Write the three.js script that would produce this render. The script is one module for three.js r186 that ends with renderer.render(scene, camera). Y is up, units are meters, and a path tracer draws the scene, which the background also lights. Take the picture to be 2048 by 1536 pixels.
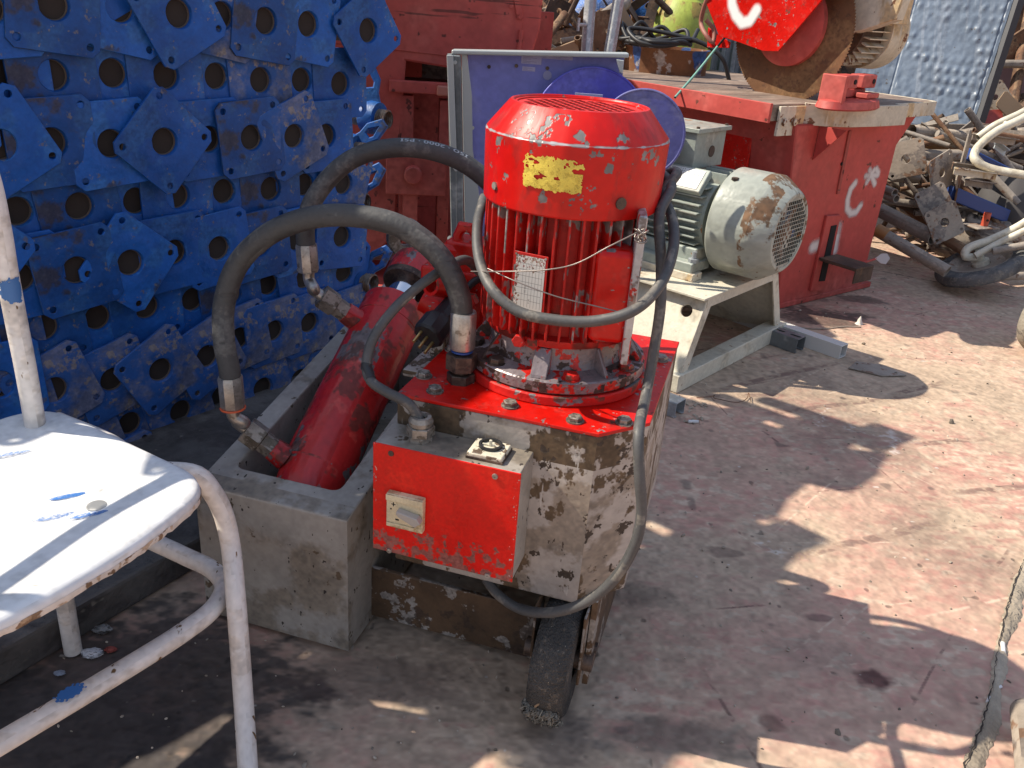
import * as THREE from 'three';
import { mergeGeometries, toCreasedNormals } from 'three/addons/utils/BufferGeometryUtils.js';
import { RoundedBoxGeometry } from 'three/addons/geometries/RoundedBoxGeometry.js';

const V = (x, y, z) => new THREE.Vector3(x, y, z), R = THREE.MathUtils.degToRad;
// ---------- camera, sky, sun, exposure ----------
const W = 1024, H = 768;
const scene = new THREE.Scene();
const camera = new THREE.PerspectiveCamera(2 * Math.atan(768 / 1700) * 180 / Math.PI, W / H, 0.05, 400);
const EYE = V(0, 0.95, 0), PITCH = R(24.606), ROLL = R(4.3514);
const FWD = V(0, -Math.sin(PITCH), -Math.cos(PITCH)), R0 = V(1, 0, 0), U0 = V().crossVectors(R0, FWD);
const CR = R0.clone().multiplyScalar(Math.cos(ROLL)).addScaledVector(U0, Math.sin(ROLL));
const CU = U0.clone().multiplyScalar(Math.cos(ROLL)).addScaledVector(R0, -Math.sin(ROLL));
camera.position.copy(EYE);
camera.quaternion.setFromRotationMatrix(new THREE.Matrix4().makeBasis(CR, CU, FWD.clone().negate()));
const SUN = V(-0.70, 0.79, -0.09).normalize();
{ // one clear sky: pale towards the horizon, deeper blue overhead
  const w = 256, h = 128, d = new Float32Array(w * h * 4), zen = [0.32, 0.43, 0.68], hor = [0.72, 0.76, 0.80], gnd = [0.30, 0.26, 0.23], p = V();
  for (let j = 0; j < h; j++) for (let i = 0; i < w; i++) {
    const el = ((j + 0.5) / h - 0.5) * Math.PI, az = ((i + 0.5) / w - 0.5) * 2 * Math.PI;
    p.set(Math.cos(az) * Math.cos(el), Math.sin(el), Math.sin(az) * Math.cos(el));
    const t = Math.pow(Math.max(0, p.y), 0.5), c = p.dot(SUN), g = 0.9 * Math.pow(Math.max(0, c), 24) + 0.25 * Math.pow(Math.max(0, c), 4);
    for (let k = 0; k < 3; k++) d[(j * w + i) * 4 + k] = p.y < 0 ? gnd[k] : (hor[k] + (zen[k] - hor[k]) * t) + g * [1, 0.95, 0.86][k];
    d[(j * w + i) * 4 + 3] = 1;
  }
  const sky = new THREE.DataTexture(d, w, h, THREE.RGBAFormat, THREE.FloatType);
  sky.mapping = THREE.EquirectangularReflectionMapping; sky.magFilter = sky.minFilter = THREE.LinearFilter; sky.needsUpdate = true;
  scene.background = sky; scene.environment = sky; scene.backgroundIntensity = scene.environmentIntensity = 0.72;
}
const sun = new THREE.DirectionalLight(new THREE.Color(1, 0.91, 0.77), 5.0);
sun.position.copy(SUN).multiplyScalar(12).add(V(0, 0, -2)); sun.target.position.set(0, 0, -2);
sun.castShadow = true; sun.shadow.mapSize.set(4096, 4096);
Object.assign(sun.shadow.camera, { left: -5, right: 5, top: 5, bottom: -5, near: 1, far: 30 });
scene.add(sun, sun.target);
const renderer = new THREE.WebGLRenderer({ antialias: true });
renderer.setSize(W, H); renderer.toneMapping = THREE.LinearToneMapping; renderer.toneMappingExposure = 1.36;
renderer.shadowMap.enabled = true; renderer.shadowMap.type = THREE.PCFSoftShadowMap;

// ---------- measuring: a sight line of the 2048 x 1536 frame met with a level, a plane or a distance ----------
const sight = (x, y) => FWD.clone().addScaledVector(CR, (x - 1024) / 1700).addScaledVector(CU, -(y - 768) / 1700);
const onLevel = (x, y, h) => { const d = sight(x, y); return EYE.clone().addScaledVector(d, (h - EYE.y) / d.y); };
const onPlane = (x, y, P, n) => { const d = sight(x, y); return EYE.clone().addScaledVector(d, P.clone().sub(EYE).dot(n) / d.dot(n)); };
const atDepth = (x, y, t) => EYE.clone().addScaledVector(sight(x, y), t);

// ---------- random numbers, noise, paint ----------
function rng(s) { return () => { s |= 0; s = s + 0x6D2B79F5 | 0; let t = Math.imul(s ^ s >>> 15, 1 | s); t = t + Math.imul(t ^ t >>> 7, 61 | t) ^ t; return ((t ^ t >>> 14) >>> 0) / 4294967296; }; }
const rnd = rng(77), rr = (a, b) => a + (b - a) * rnd();
function fbm(N, seed, fx, fy, oct) {         // periodic value noise, mean 0, deviation 1
  const out = new Float32Array(N * N), r = rng(seed); let amp = 1;
  for (let o = 0; o < oct; o++, amp *= 0.64) {
    const nx = fx << o, ny = fy << o; if (nx > N || ny > N) break;
    const lat = new Float32Array(nx * ny); for (let i = 0; i < lat.length; i++) lat[i] = r() - 0.5;
    const X0 = new Int32Array(N), X1 = new Int32Array(N), XT = new Float32Array(N);
    for (let i = 0; i < N; i++) { const f = i / N * nx, k = Math.floor(f), t = f - k; X0[i] = k; X1[i] = (k + 1) % nx; XT[i] = t * t * (3 - 2 * t); }
    for (let j = 0; j < N; j++) {
      const f = j / N * ny, k = Math.floor(f); let t = f - k; t = t * t * (3 - 2 * t); const a = k * nx, b = ((k + 1) % ny) * nx;
      for (let i = 0; i < N; i++) { const p = lat[a + X0[i]], q = lat[a + X1[i]], s = lat[b + X0[i]], w = lat[b + X1[i]], u = XT[i]; const m = p + (q - p) * u; out[j * N + i] += amp * (m + (s + (w - s) * u - m) * t); }
    }
  }
  let s = 0, q = 0; for (const v of out) { s += v; q += v * v; } const m = s / out.length, dv = Math.sqrt(q / out.length - m * m) || 1;
  for (let i = 0; i < out.length; i++) out[i] = (out[i] - m) / dv;
  return out;
}
const toS = (c) => c <= 0.0031308 ? c * 12.92 : 1.055 * Math.pow(c, 1 / 2.4) - 0.055;
const LUT = Uint8Array.from({ length: 4097 }, (_, i) => Math.round(255 * toS(i / 4096))), gam = (c) => LUT[c <= 0 ? 0 : c >= 1 ? 4096 : (c * 4096) | 0];
const sst = (a, b, x) => { const t = Math.min(1, Math.max(0, (x - a) / (b - a))); return t * t * (3 - 2 * t); };
const fields = {}, fieldOf = (N, fx, fy, o) => fields[[N, fx, fy, o]] ||= fbm(N, 1000 + fx * 7 + fy * 131 + o, fx, fy, o);   // shared, each use shifted
let nSeed = 100, sharedAux = null;
// o: n pixels a side, t metres a tile, base colour (linear), v tone variation, r roughness, relief metres,
// L layers {c colour, f frequency, o octaves, th threshold in deviations, s softness, a amount, r roughness, h height, m bias(u, v)}
function paint(o) {
  const N = o.n || 512, L = o.L || [], rs = rng(nSeed += 17), vf = o.vf || [4, 4], own = o.own ?? N >= 1024;
  const pick = (fx, fy, oc) => { const F = fieldOf(N, fx, fy, oc), dx = Math.floor(rs() * N), dy = Math.floor(rs() * N); return (i, j) => F[((j + dy) & (N - 1)) * N + ((i + dx) & (N - 1))]; };
  const toneF = pick(vf[0], vf[1], 5), fineF = pick(64, 64, 2), ns = L.map((l) => pick(...(l.f.length ? l.f : [l.f, l.f]), l.o || 4));
  const col = new Uint8Array(N * N * 4), aux = own || !sharedAux ? new Uint8Array(N * N * 4) : null, v = o.v ?? 0.08, vfine = o.vf2 ?? 0.04;
  for (let j = 0; j < N; j++) for (let i = 0; i < N; i++) {
    const p = j * N + i, tone = toneF(i, j), fine = fineF(i, j), k = 1 + v * tone + vfine * fine; let c0 = o.base[0] * k, c1 = o.base[1] * k, c2 = o.base[2] * k, ro = (o.r ?? 0.5) + (o.rv ?? 0.05) * tone, hh = 0.5 + (o.hf ?? 0.08) * fine + (o.ht ?? 0.05) * tone;
    for (let q = 0; q < L.length; q++) {
      const l = L[q], s = l.s ?? 0.15, n = ns[q](i, j) + (l.m ? l.m(i / N, j / N) : 0), a = sst(l.th - s, l.th + s, n) * (l.a ?? 1); if (a <= 0) continue;
      const kk = 1 + (l.v ?? 0.15) * fine + 0.12 * tone; c0 += (l.c[0] * kk - c0) * a; c1 += (l.c[1] * kk - c1) * a; c2 += (l.c[2] * kk - c2) * a;
      if (l.r !== undefined) ro += (l.r - ro) * a; if (l.h) hh += l.h * a;
    }
    col[p * 4] = gam(c0); col[p * 4 + 1] = gam(c1); col[p * 4 + 2] = gam(c2); col[p * 4 + 3] = 255;
    if (aux) aux[p * 4] = 255 * Math.min(1, Math.max(0, hh)), aux[p * 4 + 1] = 255 * Math.min(1, Math.max(0.05, ro)), aux[p * 4 + 3] = 255;
  }
  const mk = (d, s) => { const t = new THREE.DataTexture(d, N, N); t.wrapS = t.wrapT = THREE.RepeatWrapping; t.magFilter = THREE.LinearFilter; t.minFilter = THREE.LinearMipmapLinearFilter; t.generateMipmaps = true; if (s) t.colorSpace = THREE.SRGBColorSpace; const T = o.t || 1; t.repeat.set(1 / T, 1 / T); t.needsUpdate = true; return t; };
  let A = aux ? mk(aux, false) : sharedAux; if (!own) sharedAux = A; const M = mk(col, true);
  return new THREE.MeshPhysicalMaterial({ map: M, roughnessMap: own ? A : null, roughness: own ? 1 : (o.r ?? 0.5) + 0.06, bumpMap: A, bumpScale: o.relief ?? 0.001, metalness: o.metal || 0, clearcoat: o.coat || 0, clearcoatRoughness: o.coatR ?? 0.25, side: THREE.DoubleSide, ...(o.x || {}) });
}
const plain = (c, r = 0.6, m = 0, x = {}) => new THREE.MeshPhysicalMaterial({ color: new THREE.Color().setRGB(...c), roughness: r, metalness: m, side: THREE.DoubleSide, ...x });
const tinted = (m, c) => { const k = m.clone(); k.color.setRGB(...c); return k; };

// ---------- geometry ----------
function boxUV(g, s = 1, o = [0, 0]) {       // uv in metres by the main direction of each face
  g = g.index ? g.toNonIndexed() : g; const p = g.attributes.position, uv = new Float32Array(p.count * 2), a = V(), b = V(), c = V(), n = V();
  for (let i = 0; i < p.count; i += 3) {
    a.fromBufferAttribute(p, i); b.fromBufferAttribute(p, i + 1); c.fromBufferAttribute(p, i + 2); n.copy(b).sub(a).cross(c.clone().sub(a)); const x = Math.abs(n.x), y = Math.abs(n.y), z = Math.abs(n.z);
    [a, b, c].forEach((q, k) => { const [u, v] = y >= x && y >= z ? [q.x, q.z] : x >= z ? [q.z, q.y] : [q.x, q.y]; uv[(i + k) * 2] = u * s + o[0]; uv[(i + k) * 2 + 1] = v * s + o[1]; });
  }
  g.setAttribute('uv', new THREE.BufferAttribute(uv, 2)); for (const k of Object.keys(g.attributes)) if (!['position', 'normal', 'uv'].includes(k)) g.deleteAttribute(k); return g;
}
const mv = (g, x = 0, y = 0, z = 0) => g.translate(x, y, z);
const box = (w, h, d, x = 0, y = 0, z = 0, r = 0.003) => mv(new RoundedBoxGeometry(w, h, d, 2, Math.min(r, w * 0.49, h * 0.49, d * 0.49)), x, y, z);
const cyl = (r, h, n = 32, r2 = r, open = false) => new THREE.CylinderGeometry(r2, r, h, n, 1, open);
const lathe = (pts, n = 48) => toCreasedNormals(new THREE.LatheGeometry(pts.map((p) => new THREE.Vector2(p[0], p[1])), n), 0.6);
const UPV = V(0, 1, 0);
const along = (g, a, b) => { const q = new THREE.Quaternion().setFromUnitVectors(UPV, b.clone().sub(a).normalize()); g.applyQuaternion(q); const m = a.clone().add(b).multiplyScalar(0.5); return g.translate(m.x, m.y, m.z); };
const bar = (a, b, r, n = 16) => along(cyl(r, a.distanceTo(b), n), a, b);
function pipe(a, b, r, t = 0.004, n = 24) { const L = a.distanceTo(b) / 2, q = r - t; return along(lathe([[q, -L], [r - 0.0008, -L], [r, -L + 0.0008], [r, L - 0.0008], [r - 0.0008, L], [q, L], [q, -L]], n), a, b); }
const hex = (r, h) => { const g = new THREE.ExtrudeGeometry(new THREE.Shape([0, 1, 2, 3, 4, 5].map((k) => new THREE.Vector2(r * Math.cos(k * Math.PI / 3), r * Math.sin(k * Math.PI / 3)))), { depth: h - 0.002, bevelEnabled: true, bevelSize: 0.001, bevelThickness: 0.001, bevelSegments: 1 }); return g.rotateX(-Math.PI / 2); };
const sweep = (pts, r, n = 60, k = 12, closed = false) => new THREE.TubeGeometry(new THREE.CatmullRomCurve3(pts, closed, 'centripetal'), n, r, k, closed);
const prism = (poly, y0, y1, bev = 0.002) => { // polygon in x,z pulled up
  const g = new THREE.ExtrudeGeometry(new THREE.Shape(poly.map(([x, z]) => new THREE.Vector2(x, -z))), { depth: y1 - y0 - 2 * bev, bevelEnabled: bev > 0, bevelSize: bev, bevelOffset: -bev, bevelThickness: bev, bevelSegments: 2 }); return g.rotateX(-Math.PI / 2).translate(0, y0 + bev, 0); };
const slab = (shape, d, bev = 0.001, seg = 12) => new THREE.ExtrudeGeometry(shape, { depth: d - 2 * bev, bevelEnabled: bev > 0, bevelSize: bev, bevelOffset: -bev, bevelThickness: bev, bevelSegments: 1, curveSegments: seg }).translate(0, 0, bev);
const polyShape = (p) => new THREE.Shape(p.map((q) => new THREE.Vector2(q[0], q[1])));
const holeAt = (s, x, y, r) => { const h = new THREE.Path(); h.absarc(x, y, r, 0, 2 * Math.PI, true); s.holes.push(h); return s; };
const frameOf = (P, X, Y, Z) => new THREE.Matrix4().makeBasis(X, Y, Z).setPosition(P);

// ---------- naming ----------
const taken = {};
const numbered = (n) => { const k = taken[n] = (taken[n] || 0) + 1; return k === 1 ? n : n + '_' + String(k - 1).padStart(3, '0'); };
function tag(o, label, category, group) { o.userData.label = label; o.userData.category = category; if (group) o.userData.group = group; return o; }
const shade = (m) => { m.castShadow = m.receiveShadow = true; return m; };
function thing(name, label, category, pos = V(), turn = 0, group) { const o = new THREE.Group(); o.name = numbered(name); o.position.copy(pos); o.rotation.y = turn; scene.add(o); return tag(o, label, category, group); }
function part(name, gs, mat, parent, label, raw) {
  gs = (Array.isArray(gs) ? gs : [gs]).map((g) => raw ? (g.index ? g.toNonIndexed() : g) : boxUV(g)); const m = shade(new THREE.Mesh(gs.length > 1 ? mergeGeometries(gs) : gs[0], mat));
  m.name = name; parent.add(m); if (label) m.userData.label = label; return m;
}
function solo(name, gs, mat, label, category, group, raw) { const m = part(name, gs, mat, scene, null, raw); m.name = numbered(name); return tag(m, label, category, group); }
function struct(name, gs, mat, raw) { const m = part(name, gs, mat, scene, null, raw); m.userData.kind = 'structure'; return m; }
// flat print: alpha(u, v) drawn into a small texture
function print(w, h, alpha, mat, N = 128) {
  const d = new Uint8Array(N * N * 4); for (let j = 0; j < N; j++) for (let i = 0; i < N; i++) { const a = 255 * Math.min(1, Math.max(0, alpha((i + 0.5) / N * w - w / 2, (j + 0.5) / N * h - h / 2))); d.fill(a, (j * N + i) * 4, (j * N + i) * 4 + 4); }
  const t = new THREE.DataTexture(d, N, N); t.magFilter = THREE.LinearFilter; t.needsUpdate = true; const m = mat.clone(); m.alphaMap = t; m.transparent = true; return { g: new THREE.PlaneGeometry(w, h), m };
}
const segD = (x, y, a, b) => { const dx = b[0] - a[0], dy = b[1] - a[1], t = Math.min(1, Math.max(0, ((x - a[0]) * dx + (y - a[1]) * dy) / (dx * dx + dy * dy))); return Math.hypot(x - a[0] - t * dx, y - a[1] - t * dy); };
const lineD = (x, y, p) => { let m = 9; for (let i = 0; i + 1 < p.length; i++) m = Math.min(m, segD(x, y, p[i], p[i + 1])); return m; };
// ---------- materials (linear base colours) ----------
const RUST = [0.13, 0.05, 0.02], DIRT = [0.075, 0.05, 0.032], GREYM = [0.18, 0.17, 0.165], DUST = [0.28, 0.22, 0.17];
const M = {};
M.red = paint({ n: 1024, t: 0.5, base: [0.55, 0.007, 0.003], v: 0.08, r: 0.36, rv: 0.05, relief: 0.0012, hf: 0.03, ht: 0.06, coat: 0.1, L: [
  { c: [0.5, 0.03, 0.02], f: 24, o: 4, th: 1.1, s: 0.5, a: 0.6, r: 0.5 }, { c: GREYM, f: 20, o: 5, th: 1.95, s: 0.1, r: 0.45, h: -0.25 }, { c: [0.3, 0.26, 0.24], f: [60, 90], o: 3, th: 2.4, s: 0.12, r: 0.5, h: -0.2 }, { c: DIRT, f: 14, o: 5, th: 2.1, s: 0.25, a: 0.8, r: 0.8 }] });
M.redCowl = paint({ n: 1024, t: 0.78, base: [0.55, 0.007, 0.003], v: 0.06, r: 0.36, rv: 0.06, relief: 0.0012, hf: 0.03, ht: 0.07, coat: 0.1, coatR: 0.3, L: [
  { c: [0.34, 0.02, 0.014], f: [30, 14], o: 5, th: 0.9, s: 0.6, a: 0.5, r: 0.55, h: 0.12 },
  { c: GREYM, f: 40, o: 5, th: 2.2, s: 0.15, r: 0.42, h: -0.3, m: (u, v) => { const a = Math.exp(-Math.pow((u - 0.5) / 0.16, 2)); return v > 0.205 ? 0 : v > 0.158 ? 0.2 + 1.0 * a : 0.1 + 0.55 * a + (v > 0.14 ? 0.3 : 0); } },
  { c: [0.36, 0.36, 0.37], f: [60, 40], o: 2, th: 0.4, s: 0.6, r: 0.3, h: -0.2, m: (u, v) => -9 * Math.abs(v - 0.160) / 0.006 + 2.4 }] });
M.redDirty = paint({ n: 512, t: 0.4, base: [0.52, 0.016, 0.012], v: 0.12, r: 0.42, relief: 0.0012, L: [
  { c: GREYM, f: 12, o: 5, th: 1.35, s: 0.1, r: 0.5, h: -0.25 }, { c: DIRT, f: 8, o: 5, th: 1.1, s: 0.3, a: 0.85, r: 0.85 }] });
M.redFin = paint({ n: 512, t: 0.3, base: [0.45, 0.014, 0.01], v: 0.12, r: 0.4, relief: 0.0008, L: [{ c: [0.22, 0.2, 0.19], f: [14, 6], o: 4, th: 1.0, s: 0.2, r: 0.5, h: -0.2 }, { c: [0.05, 0.02, 0.015], f: 6, o: 4, th: 0.9, s: 0.4, a: 0.8, r: 0.8 }] });
M.redPanel = paint({ n: 1024, t: 0.26, base: [0.70, 0.008, 0.003], v: 0.05, r: 0.36, relief: 0.0006, hf: 0.02, coat: 0.05, L: [
  { c: [0.72, 0.05, 0.02], f: 6, o: 5, th: 0.9, s: 0.6, a: 0.15 }, { c: [0.2, 0.1, 0.08], f: 26, o: 5, th: 1.35, s: 0.45, a: 0.85, r: 0.7, h: -0.15, m: (u, v) => { const b = v * 0.26 - 0.244 + (v < 0.7 ? 0.26 : 0); return b < 0.06 ? 2.3 - b * 50 : -2.2; } }, { c: [0.5, 0.42, 0.38], f: [90, 60], o: 3, th: 3.2, s: 0.2, a: 0.8, h: -0.2, m: (u) => u > 0.72 ? 1.3 : 0 }] });
M.redSaw = paint({ n: 1024, t: 1.2, base: [0.46, 0.072, 0.06], v: 0.08, vf: [3, 3], r: 0.55, relief: 0.001, L: [
  { c: [0.5, 0.15, 0.125], f: 4, o: 5, th: 0.6, s: 0.9, a: 0.45, r: 0.7 }, { c: [0.1, 0.045, 0.03], f: 30, o: 5, th: 2.5, s: 0.15, a: 0.85, r: 0.85, h: -0.2 }] });
M.redOld = paint({ n: 1024, t: 1.0, base: [0.38, 0.068, 0.055], v: 0.1, vf: [3, 3], r: 0.6, relief: 0.0012, L: [
  { c: [0.42, 0.13, 0.1], f: 3, o: 5, th: 0.5, s: 0.9, a: 0.4 }, { c: [0.07, 0.03, 0.025], f: 40, o: 3, th: 2.1, s: 0.3, a: 0.8, r: 0.85 }, { c: [0.05, 0.025, 0.02], f: [4, 60], o: 3, th: 2.2, s: 0.15, a: 0.7, h: -0.2 }] });
M.grey = paint({ n: 1024, t: 0.42, base: [0.40, 0.36, 0.32], v: 0.1, r: 0.42, relief: 0.0012, hf: 0.04, L: [
  { c: [0.2, 0.155, 0.11], f: 5, o: 6, th: 0.5, s: 0.5, a: 0.75, r: 0.6 }, { c: [0.095, 0.062, 0.034], f: [8, 6], o: 6, th: 0.95, s: 0.2, r: 0.62, h: -0.2, m: (u, v) => (v > 0.95 || v < 0.085 ? 1.3 : 0) }, { c: [0.05, 0.035, 0.025], f: [26, 18], o: 5, th: 1.75, s: 0.14, r: 0.7, h: -0.2 }, { c: [0.5, 0.47, 0.43], f: [60, 6], o: 3, th: 2.5, s: 0.1, a: 0.7 }] });
M.cradle = paint({ n: 1024, t: 0.5, base: [0.345, 0.315, 0.275], v: 0.09, r: 0.4, relief: 0.0008, hf: 0.02, L: [
  { c: [0.19, 0.15, 0.105], f: 5, o: 6, th: 0.9, s: 0.7, a: 0.7, r: 0.55, m: (u, v) => v < 0.1 ? 1.6 - v * 16 : 0 }, { c: [0.04, 0.03, 0.025], f: [60, 36], o: 3, th: 2.4, s: 0.15, r: 0.8, h: -0.2 }, { c: [0.11, 0.075, 0.045], f: 14, o: 5, th: 2.1, s: 0.2, r: 0.7, h: -0.15 }] });
M.brown = paint({ n: 512, t: 0.3, base: [0.1, 0.058, 0.03], v: 0.2, r: 0.55, relief: 0.001, L: [{ c: [0.28, 0.25, 0.22], f: 7, o: 6, th: 0.75, s: 0.1, r: 0.5, h: 0.2 }, { c: [0.05, 0.03, 0.02], f: 9, o: 5, th: 1.2, s: 0.3, a: 0.8 }] });
const blueOf = (b, dirt) => paint({ n: 512, t: 0.34, base: b, v: 0.1, r: 0.42, relief: 0.0008, L: [
  { c: [b[0] * 1.9 + 0.02, b[1] * 1.5 + 0.01, b[2] * 0.95], f: 5, o: 5, th: 0.5, s: 0.7, a: 0.4, r: 0.6 }, { c: [0.05, 0.04, 0.03], f: 4, o: 6, th: dirt, s: 0.5, a: 0.75, r: 0.85 }, { c: [0.2, 0.17, 0.14], f: 22, o: 5, th: 2.0, s: 0.25, a: 0.6, r: 0.8 }] });
M.blues = [blueOf([0.0105, 0.097, 0.385], 1.4), blueOf([0.0085, 0.08, 0.32], 1.0), blueOf([0.014, 0.115, 0.44], 1.8), blueOf([0.007, 0.064, 0.245], 0.5)];
M.blueDusty = paint({ n: 512, t: 0.34, base: [0.013, 0.08, 0.29], v: 0.1, r: 0.6, relief: 0.0008, L: [{ c: [0.17, 0.16, 0.17], f: 4, o: 6, th: 0.4, s: 0.9, a: 0.6, r: 0.85 }, { c: [0.24, 0.2, 0.16], f: 14, o: 5, th: 1.5, s: 0.3, a: 0.7, r: 0.85 }] });
M.blueDark = paint({ n: 256, t: 0.2, base: [0.012, 0.035, 0.12], v: 0.15, r: 0.5, L: [{ c: [0.05, 0.035, 0.025], f: 5, o: 5, th: 0.5, s: 0.5, a: 0.8, r: 0.8 }] });
M.tubeIn = plain([0.13, 0.10, 0.08], 0.9);
M.rust = paint({ n: 512, t: 0.4, base: [0.15, 0.075, 0.04], v: 0.18, r: 0.8, relief: 0.001, L: [{ c: [0.22, 0.14, 0.08], f: 8, o: 5, th: 0.6, s: 0.5, a: 0.7 }, { c: [0.06, 0.035, 0.025], f: 10, o: 5, th: 1.1, s: 0.3, a: 0.8 }] });
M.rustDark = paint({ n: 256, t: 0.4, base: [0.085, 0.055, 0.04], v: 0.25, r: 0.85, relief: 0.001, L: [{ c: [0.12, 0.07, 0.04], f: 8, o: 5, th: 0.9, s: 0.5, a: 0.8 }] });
M.blade = paint({ n: 1024, t: 0.55, base: [0.15, 0.072, 0.033], v: 0.1, r: 0.55, relief: 0.0005, metal: 0.25, L: [{ c: [0.21, 0.12, 0.055], f: 6, o: 6, th: 0.7, s: 0.6, a: 0.7 }, { c: [0.1, 0.05, 0.03], f: 30, o: 5, th: 1.3, s: 0.4, a: 0.6 }] });
M.galv = paint({ n: 256, t: 0.3, base: [0.36, 0.39, 0.41], v: 0.12, r: 0.42, metal: 0.4, relief: 0.0005, L: [{ c: [0.5, 0.52, 0.53], f: 12, o: 4, th: 0.8, s: 0.4, a: 0.6 }] });
M.dull = paint({ own: true, n: 512, t: 0.4, base: [0.3, 0.25, 0.2], v: 0.13, r: 0.72, relief: 0.001, L: [{ c: [0.13, 0.11, 0.1], f: 7, o: 5, th: 0.7, s: 0.4, a: 0.7 }, { c: [0.16, 0.075, 0.035], f: 9, o: 5, th: 1.5, s: 0.3, a: 0.8 }] });
M.tubeGrey = paint({ n: 512, t: 0.4, base: [0.25, 0.215, 0.18], v: 0.13, r: 0.6, relief: 0.001, L: [{ c: [0.3, 0.25, 0.2], f: 6, o: 5, th: 0.8, s: 0.4, a: 0.7 }, { c: [0.14, 0.06, 0.03], f: 12, o: 5, th: 1.8, s: 0.3, a: 0.8 }] });
M.motorGrey = paint({ n: 1024, t: 0.7, base: [0.29, 0.325, 0.29], v: 0.06, r: 0.45, relief: 0.001, L: [{ c: [0.33, 0.31, 0.26], f: 5, o: 5, th: 0.9, s: 0.5, a: 0.6 }, { c: [0.27, 0.115, 0.035], f: 14, o: 6, th: 2.3, s: 0.25, r: 0.8, h: -0.15 }] });
M.cowlGrey = paint({ n: 1024, t: 0.8, base: [0.36, 0.38, 0.33], v: 0.05, r: 0.4, relief: 0.0015, ht: 0.12, L: [
  { c: [0.16, 0.07, 0.022], f: 14, o: 6, th: 1.9, s: 0.4, a: 0.9, r: 0.75, h: -0.12, m: (u, v) => (v > 0.56 ? 0.4 : v > 0.48 ? 1.25 : -1.2) + (u < 0.5 ? 0.2 : 0) }, { c: [0.12, 0.07, 0.035], f: 18, o: 6, th: 2.3, s: 0.4, a: 0.85, r: 0.8, h: -0.2, m: (u, v) => (v > 0.5 ? 0.7 : -0.8) + (u < 0.4 ? 0.4 : 0) }] });
M.beige = paint({ n: 512, t: 0.6, base: [0.60, 0.56, 0.45], v: 0.06, r: 0.5, relief: 0.0008, L: [{ c: [0.42, 0.36, 0.26], f: 5, o: 5, th: 1.0, s: 0.5, a: 0.6 }, { c: [0.22, 0.1, 0.04], f: 16, o: 6, th: 2.5, s: 0.2, r: 0.8 }] });
M.creamRust = paint({ n: 512, t: 0.6, base: [0.58, 0.52, 0.41], v: 0.08, r: 0.5, relief: 0.001, L: [{ c: [0.45, 0.27, 0.08], f: [9, 3], o: 5, th: 0.9, s: 0.5, a: 0.6 }, { c: [0.16, 0.06, 0.025], f: 20, o: 6, th: 1.7, s: 0.2, r: 0.85, h: -0.2 }] });
M.white = paint({ n: 1024, t: 0.6, base: [0.74, 0.74, 0.73], v: 0.02, r: 0.36, relief: 0.0006, hf: 0.02, coat: 0.15, L: [{ c: [0.58, 0.56, 0.52], f: 9, o: 6, th: 1.0, s: 0.8, a: 0.4, r: 0.5 }, { c: [0.5, 0.47, 0.42], f: [12, 120], o: 2, th: 2.5, s: 0.2, a: 0.6 }, { c: [0.5, 0.47, 0.42], f: [110, 14], o: 2, th: 2.6, s: 0.2, a: 0.6 }, { c: [0.3, 0.24, 0.18], f: 70, o: 2, th: 3.2, s: 0.2, a: 0.8 }] });
M.whiteTube = paint({ own: true, n: 1024, t: 0.45, base: [0.72, 0.67, 0.62], v: 0.05, r: 0.42, relief: 0.0006, L: [{ c: [0.5, 0.42, 0.34], f: [9, 14], o: 5, th: 0.9, s: 0.6, a: 0.5 }, { c: [0.16, 0.085, 0.03], f: [30, 14], o: 4, th: 2.25, s: 0.15, r: 0.8, h: -0.2 }, { c: [0.3, 0.27, 0.24], f: [60, 30], o: 2, th: 2.6, s: 0.3, a: 0.6 }] });
M.hose = paint({ own: true, n: 512, t: 0.25, base: [0.052, 0.052, 0.052], v: 0.14, r: 0.62, rv: 0.08, relief: 0.0007, L: [{ c: [0.11, 0.107, 0.10], f: 9, o: 5, th: 0.9, s: 0.5, a: 0.6, r: 0.75 }, { c: [0.04, 0.04, 0.04], f: [6, 40], o: 3, th: 2.0, s: 0.2, a: 0.8, h: -0.3 }] });
M.cable = paint({ n: 256, t: 0.2, base: [0.075, 0.074, 0.073], v: 0.1, r: 0.52, relief: 0.0004, L: [{ c: [0.2, 0.18, 0.15], f: 5, o: 5, th: 1.1, s: 0.5, a: 0.6, r: 0.7 }] });
M.steel = paint({ n: 256, t: 0.12, base: [0.42, 0.40, 0.37], v: 0.18, r: 0.32, metal: 0.75, relief: 0.0005, L: [{ c: [0.14, 0.11, 0.085], f: 9, o: 5, th: 1.3, s: 0.6, a: 0.8, r: 0.6 }] });
M.nut = paint({ n: 256, t: 0.1, base: [0.30, 0.27, 0.23], v: 0.18, r: 0.45, metal: 0.45, relief: 0.0006, L: [{ c: [0.1, 0.08, 0.055], f: 6, o: 5, th: 0.3, s: 0.5, a: 0.8, r: 0.7 }] });
M.nutDark = paint({ n: 256, t: 0.1, base: [0.11, 0.075, 0.055], v: 0.2, r: 0.45, metal: 0.3, relief: 0.0006, L: [{ c: [0.045, 0.03, 0.025], f: 6, o: 5, th: 0.3, s: 0.5, a: 0.8, r: 0.7 }] });
M.bareEdge = paint({ n: 256, t: 0.2, base: [0.45, 0.45, 0.45], v: 0.1, r: 0.36, metal: 0.3, relief: 0.0006, L: [{ c: [0.5, 0.03, 0.02], f: 7, o: 5, th: 1.0, s: 0.1, h: 0.2 }, { c: [0.12, 0.08, 0.06], f: 9, o: 5, th: 1.2, s: 0.3, a: 0.7 }] });
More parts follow.
